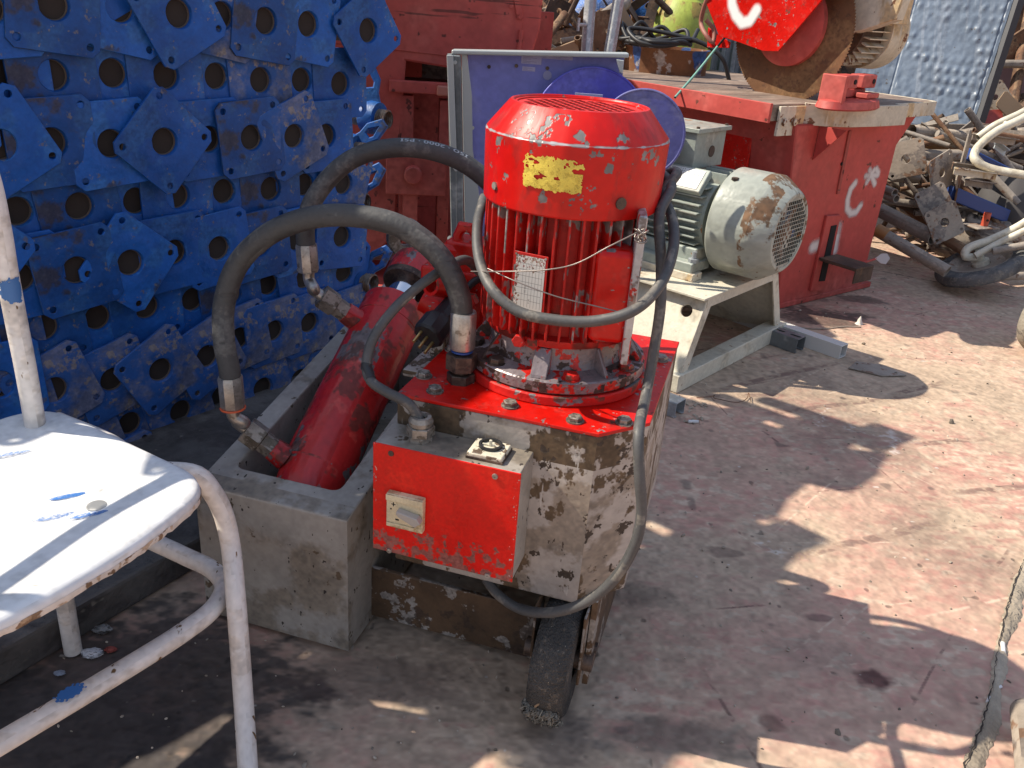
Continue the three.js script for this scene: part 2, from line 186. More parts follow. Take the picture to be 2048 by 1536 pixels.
M.flange = paint({ own: true, n: 512, t: 0.3, base: [0.24, 0.2, 0.205], v: 0.12, r: 0.36, metal: 0.15, relief: 0.0012, L: [{ c: [0.55, 0.016, 0.01], f: [14, 11], o: 6, th: 0.35, s: 0.08, h: 0.25, r: 0.35 }, { c: [0.07, 0.04, 0.03], f: 8, o: 6, th: 0.75, s: 0.14, h: -0.15, r: 0.7 }] });
M.cream = paint({ n: 256, t: 0.1, base: [0.66, 0.56, 0.36], v: 0.07, r: 0.42, relief: 0.0003, L: [{ c: [0.35, 0.24, 0.11], f: 4, o: 5, th: 0.9, s: 0.5, a: 0.7 }] });
M.creamDirty = paint({ n: 256, t: 0.08, base: [0.62, 0.57, 0.44], v: 0.07, r: 0.5, relief: 0.0006, L: [{ c: [0.13, 0.09, 0.06], f: 5, o: 6, th: 0.3, s: 0.15, h: -0.2 }] });
M.chrome = plain([0.75, 0.75, 0.76], 0.12, 1);
M.black = plain([0.02, 0.02, 0.022], 0.5);
M.dark = plain([0.012, 0.01, 0.01], 0.9);
M.rubber = paint({ own: true, n: 512, t: 0.15, base: [0.05, 0.046, 0.042], v: 0.25, r: 0.85, relief: 0.003, hf: 0.2, L: [{ c: [0.12, 0.1, 0.08], f: 16, o: 5, th: 1.5, s: 0.4, a: 0.8, h: 0.2 }, { c: [0.4, 0.34, 0.26], f: 60, o: 2, th: 2.6, s: 0.2 }] });
M.tyre = paint({ n: 512, t: 0.2, base: [0.11, 0.11, 0.11], v: 0.2, r: 0.85, relief: 0.002, hf: 0.18, L: [{ c: [0.22, 0.2, 0.17], f: 10, o: 5, th: 0.8, s: 0.5, a: 0.6 }] });
M.tyreDusty = paint({ n: 256, t: 0.2, base: [0.27, 0.245, 0.2], v: 0.15, r: 0.9, relief: 0.002, hf: 0.15, L: [{ c: [0.12, 0.11, 0.1], f: 9, o: 5, th: 0.8, s: 0.5, a: 0.7 }] });
M.brass = plain([0.55, 0.4, 0.16], 0.35, 0.8);
M.wire = plain([0.25, 0.22, 0.2], 0.4, 0.7);
M.orange = plain([0.6, 0.1, 0.03], 0.5);
M.lilac = paint({ n: 512, t: 1.0, base: [0.17, 0.185, 0.50], v: 0.05, r: 0.45, relief: 0.0005, L: [{ c: [0.26, 0.26, 0.36], f: 3, o: 5, th: 0.7, s: 0.9, a: 0.5, r: 0.6 }] });
M.disc = paint({ n: 512, t: 0.6, base: [0.07, 0.065, 0.46], v: 0.06, r: 0.36, relief: 0.0005, L: [{ c: [0.12, 0.12, 0.38], f: 4, o: 5, th: 0.9, s: 0.8, a: 0.5 }] });
M.discGrey = paint({ n: 512, t: 0.6, base: [0.1, 0.105, 0.32], v: 0.1, r: 0.5, relief: 0.0005, L: [{ c: [0.19, 0.185, 0.3], f: 6, o: 6, th: 0.5, s: 0.7, a: 0.5 }] });
M.frameGrey = paint({ n: 512, t: 0.6, base: [0.16, 0.175, 0.18], v: 0.1, r: 0.42, metal: 0.3, L: [{ c: [0.3, 0.31, 0.31], f: 5, o: 5, th: 1.0, s: 0.5, a: 0.6 }] });
M.frameLight = plain([0.42, 0.45, 0.45], 0.4, 0.2);
M.panelBlue = paint({ n: 1024, t: 0.9, base: [0.165, 0.205, 0.26], v: 0.07, vf: [6, 2], r: 0.38, relief: 0.0006, coat: 0.15, L: [{ c: [0.28, 0.31, 0.35], f: [40, 2], o: 4, th: 0.8, s: 0.8, a: 0.4, r: 0.55 }, { c: [0.12, 0.11, 0.1], f: 40, o: 3, th: 2.5, s: 0.2 }] });
M.corrug = paint({ n: 512, t: 0.8, base: [0.2, 0.24, 0.27], v: 0.08, vf: [3, 9], r: 0.5, relief: 0.0006, L: [{ c: [0.3, 0.33, 0.35], f: [24, 2], o: 3, th: 0.8, s: 0.6, a: 0.4 }] });
M.barrelBlue = paint({ n: 512, t: 0.8, base: [0.02, 0.12, 0.42], v: 0.12, r: 0.4, relief: 0.002, ht: 0.2, L: [{ c: [0.03, 0.05, 0.12], f: 5, o: 6, th: 0.7, s: 0.3, a: 0.8 }, { c: [0.35, 0.4, 0.5], f: 9, o: 5, th: 1.7, s: 0.2, a: 0.6 }] });
M.bottleGreen = paint({ n: 512, t: 0.6, base: [0.33, 0.40, 0.06], v: 0.1, r: 0.5, relief: 0.001, L: [{ c: [0.25, 0.12, 0.04], f: [8, 5], o: 6, th: 0.9, s: 0.4, a: 0.7 }] });
M.drumRust = paint({ n: 512, t: 0.7, base: [0.2, 0.085, 0.035], v: 0.15, r: 0.75, relief: 0.001, L: [{ c: [0.04, 0.1, 0.3], f: [6, 3], o: 6, th: 0.8, s: 0.2 }, { c: [0.45, 0.4, 0.36], f: 9, o: 6, th: 1.0, s: 0.3, a: 0.8 }] });
M.wood = plain([0.3, 0.2, 0.12], 0.8);
M.blueBeam = plain([0.02, 0.055, 0.21], 0.5);
M.copper = plain([0.3, 0.15, 0.055], 0.55);
M.cement = paint({ n: 512, t: 0.5, base: [0.33, 0.275, 0.21], v: 0.15, r: 0.92, relief: 0.006, hf: 0.15, ht: 0.15 });
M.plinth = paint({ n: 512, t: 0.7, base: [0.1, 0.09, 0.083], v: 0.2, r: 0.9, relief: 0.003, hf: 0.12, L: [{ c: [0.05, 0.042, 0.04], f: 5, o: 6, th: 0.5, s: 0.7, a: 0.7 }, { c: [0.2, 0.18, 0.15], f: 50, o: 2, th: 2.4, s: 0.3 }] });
M.heap = paint({ n: 512, t: 0.8, base: [0.1, 0.065, 0.045], v: 0.3, r: 0.95, relief: 0.01, hf: 0.2, ht: 0.2 });
M.paper = plain([0.68, 0.67, 0.66], 0.55);
M.sprayWhite = plain([0.72, 0.66, 0.62], 0.75);
M.scuffBlue = plain([0.03, 0.17, 0.5], 0.5);
M.tableTop = paint({ n: 256, t: 0.6, base: [0.19, 0.135, 0.105], v: 0.15, vf: [3, 12], r: 0.7, L: [{ c: [0.3, 0.24, 0.19], f: [6, 24], o: 4, th: 0.9, s: 0.5, a: 0.6 }] });
M.seatEdge = paint({ n: 512, t: 0.3, base: [0.66, 0.62, 0.58], v: 0.05, r: 0.5, L: [{ c: [0.2, 0.13, 0.08], f: 14, o: 6, th: 0.7, s: 0.2, r: 0.85 }, { c: [0.42, 0.3, 0.2], f: 22, o: 5, th: 1.2, s: 0.3, a: 0.8 }] });
for (const k of ['red', 'redCowl', 'redPanel', 'redDirty', 'redFin', 'redSaw', 'redOld']) M[k].specularIntensity = 0.6;
for (const m of M.blues) m.specularIntensity = 0.7;
// ---------- the ground: one sheet of worn red-painted concrete ----------
{
  const N = 2048, T = 3.6, big = fbm(N, 11, 3, 3, 5), wear = fbm(N, 12, 24, 30, 5), scuff = fbm(N, 13, 110, 190, 3), grit = fbm(N, 14, 256, 256, 2), spots = fbm(N, 15, 70, 70, 2), oil = fbm(N, 16, 5, 5, 5), pits = fbm(N, 18, 160, 160, 2);
  const col = new Uint8Array(N * N * 4), aux = new Uint8Array(N * N * 4);
  const X0 = -1.3, Z0 = -4.1, blobs = [];  // spilled oil and damp marks, each with its own place
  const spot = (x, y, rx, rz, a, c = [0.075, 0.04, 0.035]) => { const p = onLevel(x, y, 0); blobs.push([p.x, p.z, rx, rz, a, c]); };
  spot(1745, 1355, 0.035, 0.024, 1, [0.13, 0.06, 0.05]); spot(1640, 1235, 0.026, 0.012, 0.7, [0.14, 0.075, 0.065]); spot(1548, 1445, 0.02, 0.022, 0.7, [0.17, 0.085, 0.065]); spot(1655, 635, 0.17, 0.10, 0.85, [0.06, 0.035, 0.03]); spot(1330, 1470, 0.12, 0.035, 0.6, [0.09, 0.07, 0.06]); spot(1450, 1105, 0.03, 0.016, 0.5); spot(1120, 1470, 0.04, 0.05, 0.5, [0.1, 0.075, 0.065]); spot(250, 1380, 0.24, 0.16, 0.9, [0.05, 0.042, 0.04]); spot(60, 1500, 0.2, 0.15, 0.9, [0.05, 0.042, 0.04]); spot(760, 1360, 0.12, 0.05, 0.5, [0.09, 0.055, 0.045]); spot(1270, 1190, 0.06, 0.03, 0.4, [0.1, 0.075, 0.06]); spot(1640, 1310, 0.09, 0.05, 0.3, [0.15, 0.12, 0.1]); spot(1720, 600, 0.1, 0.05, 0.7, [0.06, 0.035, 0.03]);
  const white = [[1700, 855, 1850, 890], [1780, 860, 1790, 905], [1440, 1035, 1550, 1100], [1640, 850, 1655, 815]].map(([a, b, c, d]) => [onLevel(a, b, 0), onLevel(c, d, 0)]);
  const WL = white.map(([a, b]) => [[a.x, a.z], [b.x, b.z]]); let c0, c1, c2; const mix = (r, g, b, a) => { c0 += (r - c0) * a; c1 += (g - c1) * a; c2 += (b - c2) * a; };
  for (let j = 0; j < N; j++) { const z = Z0 + (j + 0.5) / N * T, zone = sst(-2.3, -1.2, z), farz = sst(-1.8, -2.4, z); for (let i = 0; i < N; i++) {
    const p = j * N + i, x = X0 + (i + 0.5) / N * T, g = grit[p], sc = scuff[p], we = wear[p];
    const fine = sc * 0.8 + we * 0.35 + 0.25 * g, redness = sst(-0.2, 1.6, fine + 0.25 * big[p] + 1.25 * sst(0.55, 1.3, x) * zone - 0.85 - 0.2 * farz), mauve = sst(-1.2, 1.4, big[p] + 0.5 * we + 0.3 * sc - 0.4 * farz);
    c0 = 0.475 - 0.04 * mauve; c1 = 0.355 - 0.075 * mauve; c2 = 0.255 - 0.045 * mauve; mix(0.37, 0.175, 0.14, redness * 0.6);
    mix(0.48, 0.38, 0.285, sst(1.1, 1.9, -sc + 0.4 * we) * 0.6);
    const k = 1 + 0.09 * g + 0.055 * big[p] + 0.045 * we; c0 *= k; c1 *= k; c2 *= k;
    const d = sst(1.2, 2.4, oil[p]) * 0.35 + sst(2.0, 2.6, spots[p]) * 0.55; if (d > 0) mix(0.09, 0.065, 0.055, Math.min(0.9, d));
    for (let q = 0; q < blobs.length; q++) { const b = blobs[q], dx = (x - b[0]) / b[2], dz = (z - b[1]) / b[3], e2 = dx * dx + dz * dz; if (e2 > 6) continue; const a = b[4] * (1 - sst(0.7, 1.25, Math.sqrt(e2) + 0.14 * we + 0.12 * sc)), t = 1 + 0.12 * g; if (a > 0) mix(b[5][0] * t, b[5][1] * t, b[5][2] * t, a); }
    if (x > 0.5 && x < 1.4 && z < -1 && z > -3) for (let q = 0; q < WL.length; q++) { const e = segD(x, z, WL[q][0], WL[q][1]), m = (1 - sst(0.004, 0.03, e + 0.008 * sc + 0.006 * we)) * sst(0, 1, sc + 0.6 * g) * 0.6; if (m > 0) mix(0.66, 0.63, 0.58, m); }
    const pit = sst(2.3, 2.8, pits[p]), pk = 1 - 0.5 * pit; c0 *= pk; c1 *= pk; c2 *= pk; const fl = sst(2.6, 2.9, -pits[p]) * 0.8; if (fl > 0) mix(0.55, 0.5, 0.44, fl);
    col[p * 4] = gam(c0); col[p * 4 + 1] = gam(c1); col[p * 4 + 2] = gam(c2); col[p * 4 + 3] = 255;
    aux[p * 4] = 255 * Math.min(1, Math.max(0, 0.5 + 0.07 * g + 0.05 * sc * (1 - redness) + 0.05 * we - 0.25 * pit)); aux[p * 4 + 1] = 255 * Math.min(1, 0.86 - 0.18 * redness - 0.25 * Math.min(1, d)); aux[p * 4 + 3] = 255;
  } }
  { // scratches, drag marks and a slab joint, each with its own line
    const r = rng(333), draw = (x0, z0, x1, z1, w, c, al) => { const L = Math.hypot(x1 - x0, z1 - z0) / T * N, n = Math.ceil(L); for (let k = 0; k <= n; k++) { const t = k / n, cx = (x0 + (x1 - x0) * t - X0) / T * N + Math.sin(t * 7 + x0 * 50) * w * 0.4, cz = (z0 + (z1 - z0) * t - Z0) / T * N, f = al * Math.sin(Math.PI * Math.min(1, Math.max(0, t * 0.98 + 0.01))) ** 0.5; for (let a = -w; a <= w; a++) for (let b = -w; b <= w; b++) { const i = Math.round(cx + a), j = Math.round(cz + b); if (i < 0 || j < 0 || i >= N || j >= N || a * a + b * b > w * w) continue; const p = j * N + i, g = f * sst(-0.9, 0.9, grit[p] + 0.5 * scuff[p]) / (1 + w * 0.6); for (let q = 0; q < 3; q++) col[p * 4 + q] += (c[q] - col[p * 4 + q]) * g; } } };
    for (let k = 0; k < 190; k++) { const x = 0.1 + 2.2 * r(), z = -3.6 + 3.0 * r(), a = (r() < 0.7 ? -0.5 : 0.9) + (r() - 0.5) * 0.9, l = 0.05 + 0.4 * r() * r(); const li = r() < 0.65; draw(x, z, x + l * Math.cos(a), z + l * Math.sin(a), r() < 0.8 ? 1 : 2, li ? [214, 196, 172] : [84, 62, 56], li ? 0.5 : 0.45); }
    for (let k = 0; k < 9; k++) { const x = 0.2 + 1.4 * r(), z = -2.6 + 1.7 * r(), a = -0.45 + (r() - 0.5) * 0.5, l = 0.2 + 0.4 * r(); draw(x, z, x + l * Math.cos(a), z + l * Math.sin(a), 7, [110, 88, 80], 0.4); }
    const j0 = onLevel(1690, 528, 0), j1 = onLevel(2120, 612, 0); draw(j0.x, j0.z, j1.x, j1.z, 2, [48, 36, 34], 1.6);
  }
  const mk = (d, s) => { const t = new THREE.DataTexture(d, N, N); t.wrapS = t.wrapT = THREE.RepeatWrapping; t.magFilter = THREE.LinearFilter; t.minFilter = THREE.LinearMipmapLinearFilter; t.generateMipmaps = true; if (s) t.colorSpace = THREE.SRGBColorSpace; t.repeat.set(1 / T, 1 / T); t.offset.set(-X0 / T, -Z0 / T); t.needsUpdate = true; return t; };
  const A = mk(aux, false);
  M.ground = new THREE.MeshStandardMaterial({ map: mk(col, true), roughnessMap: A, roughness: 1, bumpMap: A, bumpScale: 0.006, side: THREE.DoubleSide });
  const g = new THREE.PlaneGeometry(160, 160, 8, 8).rotateX(-Math.PI / 2);
  struct('ground', g, M.ground);
}
// stones, flakes and dust lying about
{
  const g0 = new THREE.IcosahedronGeometry(1, 0), m = new THREE.InstancedMesh(g0, plain([0.33, 0.29, 0.24], 0.9), 900), q = new THREE.Object3D(), c = new THREE.Color();
  for (let i = 0; i < 900; i++) {
    const far = rnd() < 0.55, p = far ? V(rr(0.3, 2.4), 0, rr(-3.9, -1.6)) : V(rr(-0.9, 1.3), 0, rr(-1.6, -0.7)), s = rr(0.001, 0.0028) * (far ? 1.5 : 1) * (rnd() < 0.06 ? 2 : 1);
    q.position.set(p.x, s * 0.3, p.z); q.rotation.set(rr(0, 6), rr(0, 6), rr(0, 6)); q.scale.set(s * rr(0.7, 1.6), s * 0.5, s); q.updateMatrix(); m.setMatrixAt(i, q.matrix);
    const k = rr(0.25, 1.7); m.setColorAt(i, c.setRGB(k, k * 0.95, k * 0.9));
  }
  m.name = 'grit'; m.userData.kind = 'stuff'; tag(m, 'small pale stones and flakes scattered over the red concrete', 'grit'); shade(m); scene.add(m);
}
// filled joint with a broken crack on the right
{
  const line = [[1905, 1600], [1950, 1500], [1972, 1440], [1988, 1370], [1996, 1310], [2015, 1230], [2032, 1170], [2060, 1100], [2110, 960], [2200, 760]].map(([x, y]) => onLevel(x, y, 0));
  const curve = new THREE.CatmullRomCurve3(line), n = 260, r = rng(5), pos = [], idx = [], crack = [], cidx = [];
  for (let i = 0; i <= n; i++) {
    const p = curve.getPointAt(i / n), t = curve.getTangentAt(i / n), s = V(-t.z, 0, t.x), a = 0.004 + 0.005 * r(), b = 0.015 + 0.004 * r() + 0.003 * Math.sin(i * 0.31) + 0.004 * Math.sin(i * 0.083 + 1);
    [[-a, 0.0005], [-a * 0.3, 0.005 + 0.002 * r()], [b * 0.5, 0.006 + 0.002 * r()], [b, 0.0005]].forEach(([o, y]) => { const k = p.clone().addScaledVector(s, o); pos.push(k.x, y, k.z); });
    const w = Math.max(0.0005, 0.0016 * (Math.sin(i * 0.11) * 0.5 + 0.5) + 0.0018 * r()), o = -0.004 + 0.003 * r(); for (const e of [o - w, o]) { const k = p.clone().addScaledVector(s, e); crack.push(k.x, 0.0085, k.z); }
    if (i < n) { for (let k = 0; k < 3; k++) { const q = i * 4 + k; idx.push(q, q + 1, q + 4, q + 1, q + 5, q + 4); } const q = i * 2; cidx.push(q, q + 1, q + 2, q + 1, q + 3, q + 2); }
  }
  const mk = (p, x) => { const g = new THREE.BufferGeometry(); g.setAttribute('position', new THREE.Float32BufferAttribute(p, 3)); g.setIndex(x); g.computeVertexNormals(); return g; };
  const j = struct('cement_joint', mk(pos, idx), M.cement); part('crack', mk(crack, cidx), plain([0.035, 0.028, 0.024], 1), j);
}
// the low concrete plinth that carries the stack of base jacks
const EDGE0 = onLevel(0, 1375, 0), EDGE1 = onLevel(377, 1148, 0), EDIR = EDGE1.clone().sub(EDGE0).normalize();
{
  const back = V(EDIR.z, 0, -EDIR.x); if (back.x > 0) back.negate();
  const a = EDGE0.clone().addScaledVector(EDIR, -0.9), b = EDGE1.clone().addScaledVector(EDIR, 1.3), c = b.clone().addScaledVector(back, 1.6), d = a.clone().addScaledVector(back, 1.6);
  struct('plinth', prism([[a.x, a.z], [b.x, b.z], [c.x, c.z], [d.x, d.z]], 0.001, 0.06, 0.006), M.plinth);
}
// ---------- stack of blue base jacks ----------
{
  const WP = V(-0.70, 0, -1.66), WD = V(0.6, 0, -0.8), WN = V(0.8, 0, 0.6);
  const S = 0.151, half = S / 2, ch = 0.013;
  const outline = () => polyShape([[-half + ch, -half], [half - ch, -half], [half, -half + ch], [half, half - ch], [half - ch, half], [-half + ch, half], [-half, half - ch], [-half, -half + ch]]);
  const s = holeAt(outline(), 0, 0, 0.058); for (const [x, y] of [[1, 1], [1, -1], [-1, 1], [-1, -1]]) holeAt(s, x * (half - 0.017), y * (half - 0.017), 0.0062);
  const flat = slab(s, 0.006, 0.0009, 20);
  const dish = lathe([[0.0608, 0.00604], [0.0565, 0.00612], [0.052, 0.0067], [0.046, 0.0072], [0.040, 0.0069], [0.034, 0.0062], [0.030, 0.0058], [0.0268, 0.0056], [0.0258, 0.0045], [0.0250, 0.0025], [0.0248, -0.002], [0.057, -0.001], [0.057, 0.005]], 40).rotateX(Math.PI / 2);
  const plateG = mergeGeometries([boxUV(flat), boxUV(dish)]);
  const tubeG = boxUV(mergeGeometries([lathe([[0.0248, -0.003], [0.0235, -0.006], [0.0235, -0.30], [0.0275, -0.30], [0.0275, -0.003], [0.0248, -0.003]], 24).rotateX(Math.PI / 2).toNonIndexed()]));
  const plugG = boxUV(mv(cyl(0.0236, 0.004, 20).rotateX(Math.PI / 2), 0, 0, -0.008));
  const first = thing('base_jack', 'x', 'base jack'); const pm = shade(new THREE.Mesh(plateG, M.blues[0])); pm.name = 'base_plate'; const tm = shade(new THREE.Mesh(tubeG, M.tubeIn)); tm.name = 'screw_tube'; const km = shade(new THREE.Mesh(plugG, plain([0.035, 0.026, 0.021], 0.95))); km.name = 'tube_core'; first.add(pm, tm, km);
  let used = false, count = 0;
  const bas = new THREE.Matrix4().makeBasis(WD, V(0, 1, 0), WN), q0 = new THREE.Quaternion().setFromRotationMatrix(bas);
  const put = (P, roll, dusty, label, tx = 0, ty = 0) => {
    const o = used ? first.clone() : first; if (used) { o.name = numbered('base_jack'); scene.add(o); } used = true;
    o.position.copy(P); o.quaternion.copy(q0).multiply(new THREE.Quaternion().setFromEuler(new THREE.Euler(tx, ty, R(roll), 'XYZ')));
    o.children[0].material = dusty || count % 9 === 4 && count++ ? M.blueDusty : M.blues[(count++ * 7) % 4]; return tag(o, label, 'base jack', 'blue base jacks stacked against the left side');
  };
  // hole centres seen in the frame, with the turn of each plate: [x, y, turn, extra step forward]
  const rows = [
    ['top', 1, [[-25, 15, 4], [105, 8, -8], [238, 14, -12], [355, 27, 28, 1], [441, 31, -12], [529, 42, -9], [614, 48, -10, 1], [734, 61, 34, 2]]],
    ['second', 0, [[4, 148, 1], [105, 150, 2], [224, 146, -1], [330, 150, 1], [430, 152, -4], [519, 160, 2], [601, 160, -1], [678, 167, 1]]],
    ['third', 1, [[-2, 289, 28, 1], [102, 285, 2], [221, 287, 3, 1], [327, 283, 47, 2], [416, 278, 2], [501, 275, 4, 1], [586, 272, 22, 2], [650, 271, 2]]],
    ['fourth', 0, [[33, 422, 4], [157, 412, 6], [270, 401, 3], [353, 391, -1], [446, 382, 2], [539, 377, 1], [607, 369, 2], [685, 367, -16, 1]]],
    ['fifth', 1, [[39, 555, 2], [152, 540, 5, 1], [259, 525, 49, 2], [347, 504, 2], [436, 496, 6, 1], [519, 489, 4], [594, 480, 4], [682, 473, -6, 1]]],
    ['sixth', 0, [[0, 683, 2], [87, 654, 3], [194, 634, 4], [292, 613, 1], [384, 598, 5], [460, 588, 3], [535, 568, 6], [608, 556, 8, 1], [686, 544, -8, 1]]],
    ['seventh', 1, [[20, 800, 8], [107, 779, 18], [224, 758, 14], [320, 739, 28, 1], [413, 712, 22, 2], [477, 676, 8], [546, 661, 4, 1], [617, 645, 4], [695, 632, 6]]],
    ['eighth', 0, [[60, 880, 10], [160, 866, 12], [258, 846, 14], [360, 821, 12], [441, 792, 12], [524, 775, 9, 1], [598, 757, 8], [668, 742, 6]]],
    ['bottom', 1, [[150, 962, 8], [250, 945, 10], [352, 925, 9], [440, 905, 8], [530, 880, 8]]],
  ];
  const ords = ['first', 'second', 'third', 'fourth', 'fifth', 'sixth', 'seventh', 'eighth', 'ninth'];
  rows.forEach(([word, step, list]) => list.forEach(([x, y, turn, up = 0], i) => {
    const off = (step ? 0.016 : 0) + up * 0.0078 + (i % 2 ? 0.0062 : 0) + (word === 'bottom' ? 0.0 : 0), P = onPlane(x, y, WP.clone().addScaledVector(WN, off), WN);
    const diamond = Math.abs(turn) > 26;
    put(P, turn, word === 'seventh' || word === 'eighth' || word === 'bottom', `blue ${diamond ? 'plate turned on its corner' : 'square plate'}, ${ords[i]} from the left in the ${word} row`, rr(-0.03, 0.02), rr(-0.02, 0.012) - 0.02);
  }));
  // the stack goes on above and to the left of the picture
  const un = ['first', 'second', 'third', 'fourth', 'fifth', 'sixth', 'seventh', 'eighth', 'ninth', 'tenth', 'eleventh', 'twelfth', 'thirteenth'];
  for (let k = 0; k < 6; k++) for (let i = 0; i < 12; i++) {
    const base = onPlane(734, 61, WP, WN), s0 = (i - 0.5 * (k % 2)) * -0.088 - 0.03 + k * 0.004;
    const P = V(base.x, 0, base.z).addScaledVector(WD, s0).addScaledVector(WN, (k % 2 ? 0.026 : 0) + (i % 2) * 0.006); P.y = base.y + 0.10 + k * 0.098 + rr(-0.012, 0.012) - i * 0.004;
    if (rnd() < (s0 + 0.06 < -0.42 && P.y < 1.22 ? 0.5 : k === 5 ? 0.4 : 0.04)) continue;
    put(P, rnd() < 0.3 ? rr(20, 60) : rr(-12, 12), false, `blue base plate over the top edge, ${un[i]} from the right in the ${un[k]} row up`, rr(-0.03, 0.03), rr(-0.03, 0.03));
  }
  for (let k = 0; k < 13; k++) for (let i = 0; i < (k < 7 ? 10 : 5); i++) {
    if ((k === 8 || k === 9) && rnd() < 0.5) continue;
    const P = WP.clone().addScaledVector(WD, -0.40 - i * 0.092 + (k % 2) * 0.02).addScaledVector(WN, (k % 2 ? 0.026 : 0) + (i % 2) * 0.006); P.y = 0.15 + k * 0.115 + rr(-0.01, 0.01);
    put(P, rnd() < 0.25 ? rr(20, 60) : rr(-8, 8), false, `blue base plate at the left end, ${un[i]} from the frame in the ${un[k]} row up`, rr(-0.03, 0.03), rr(-0.03, 0.03));
  }
  // screw rods with wing nuts that stick out at the right end of the stack
  const rods = [[738, 155, 745, 235, 'blue wing nut with a slotted handle beside the second row'], [752, 262, 700, 300, 'dark wing nut with a slotted handle beside the third row'], [748, 352, 700, 400, 'dark wing nut beside the fourth row under the hose'], [762, 515, 715, 560, 'dark wing nut beside the sixth row behind the cylinder']];
  rods.forEach(([hx, hy, rx, ry, label], i) => {
    const D = 2.22 - 0.02 * i, c = atDepth(rx, ry, D), tip = atDepth(hx, hy, D - 0.01), o = thing('wing_nut', label, 'wing nut', c), d = tip.clone().sub(c);
    const L = V().copy(d).normalize(), side = FWD.clone().cross(L).normalize(), nrm = V().crossVectors(side, L);
    const sh = polyShape([[-0.026, -0.01], [0.026, -0.01], [0.019, 0.05], [0.026, 0.078], [0.012, 0.118], [-0.012, 0.118], [-0.026, 0.078], [-0.019, 0.05]]); const hp = new THREE.Path([[-0.011, 0.072], [0, 0.098], [0.011, 0.072], [0.008, 0.062], [-0.008, 0.062]].map((p) => new THREE.Vector2(...p))); sh.holes.push(hp);
    const k = d.length() / 0.085; const g = slab(sh, 0.016, 0.003, 6).scale(k, k, 1).applyMatrix4(frameOf(V(), side, L, nrm));
    part('handle', g, M.blues[1], o);
    const rodDir = WD.clone().multiplyScalar(-0.2).addScaledVector(WN, -0.9).normalize();
    part('nut_collar', along(lathe([[0.024, -0.022], [0.040, -0.022], [0.043, 0], [0.040, 0.022], [0.024, 0.022]], 24), V().addScaledVector(rodDir, -0.018), V().addScaledVector(rodDir, 0.018)), M.blues[1], o);
    const pts = []; for (let t = 0; t <= 26; t++) { pts.push([0.0215, -0.06 + t * 0.0062], [0.0248, -0.06 + t * 0.0062 + 0.0031]); }
    part('threaded_rod', along(lathe(pts, 20), V(), V().addScaledVector(rodDir, 0.02)), M.dull, o); part('rod_shank', bar(V(), V().addScaledVector(rodDir, 0.30), 0.021, 14), M.rustDark, o);
  });
}
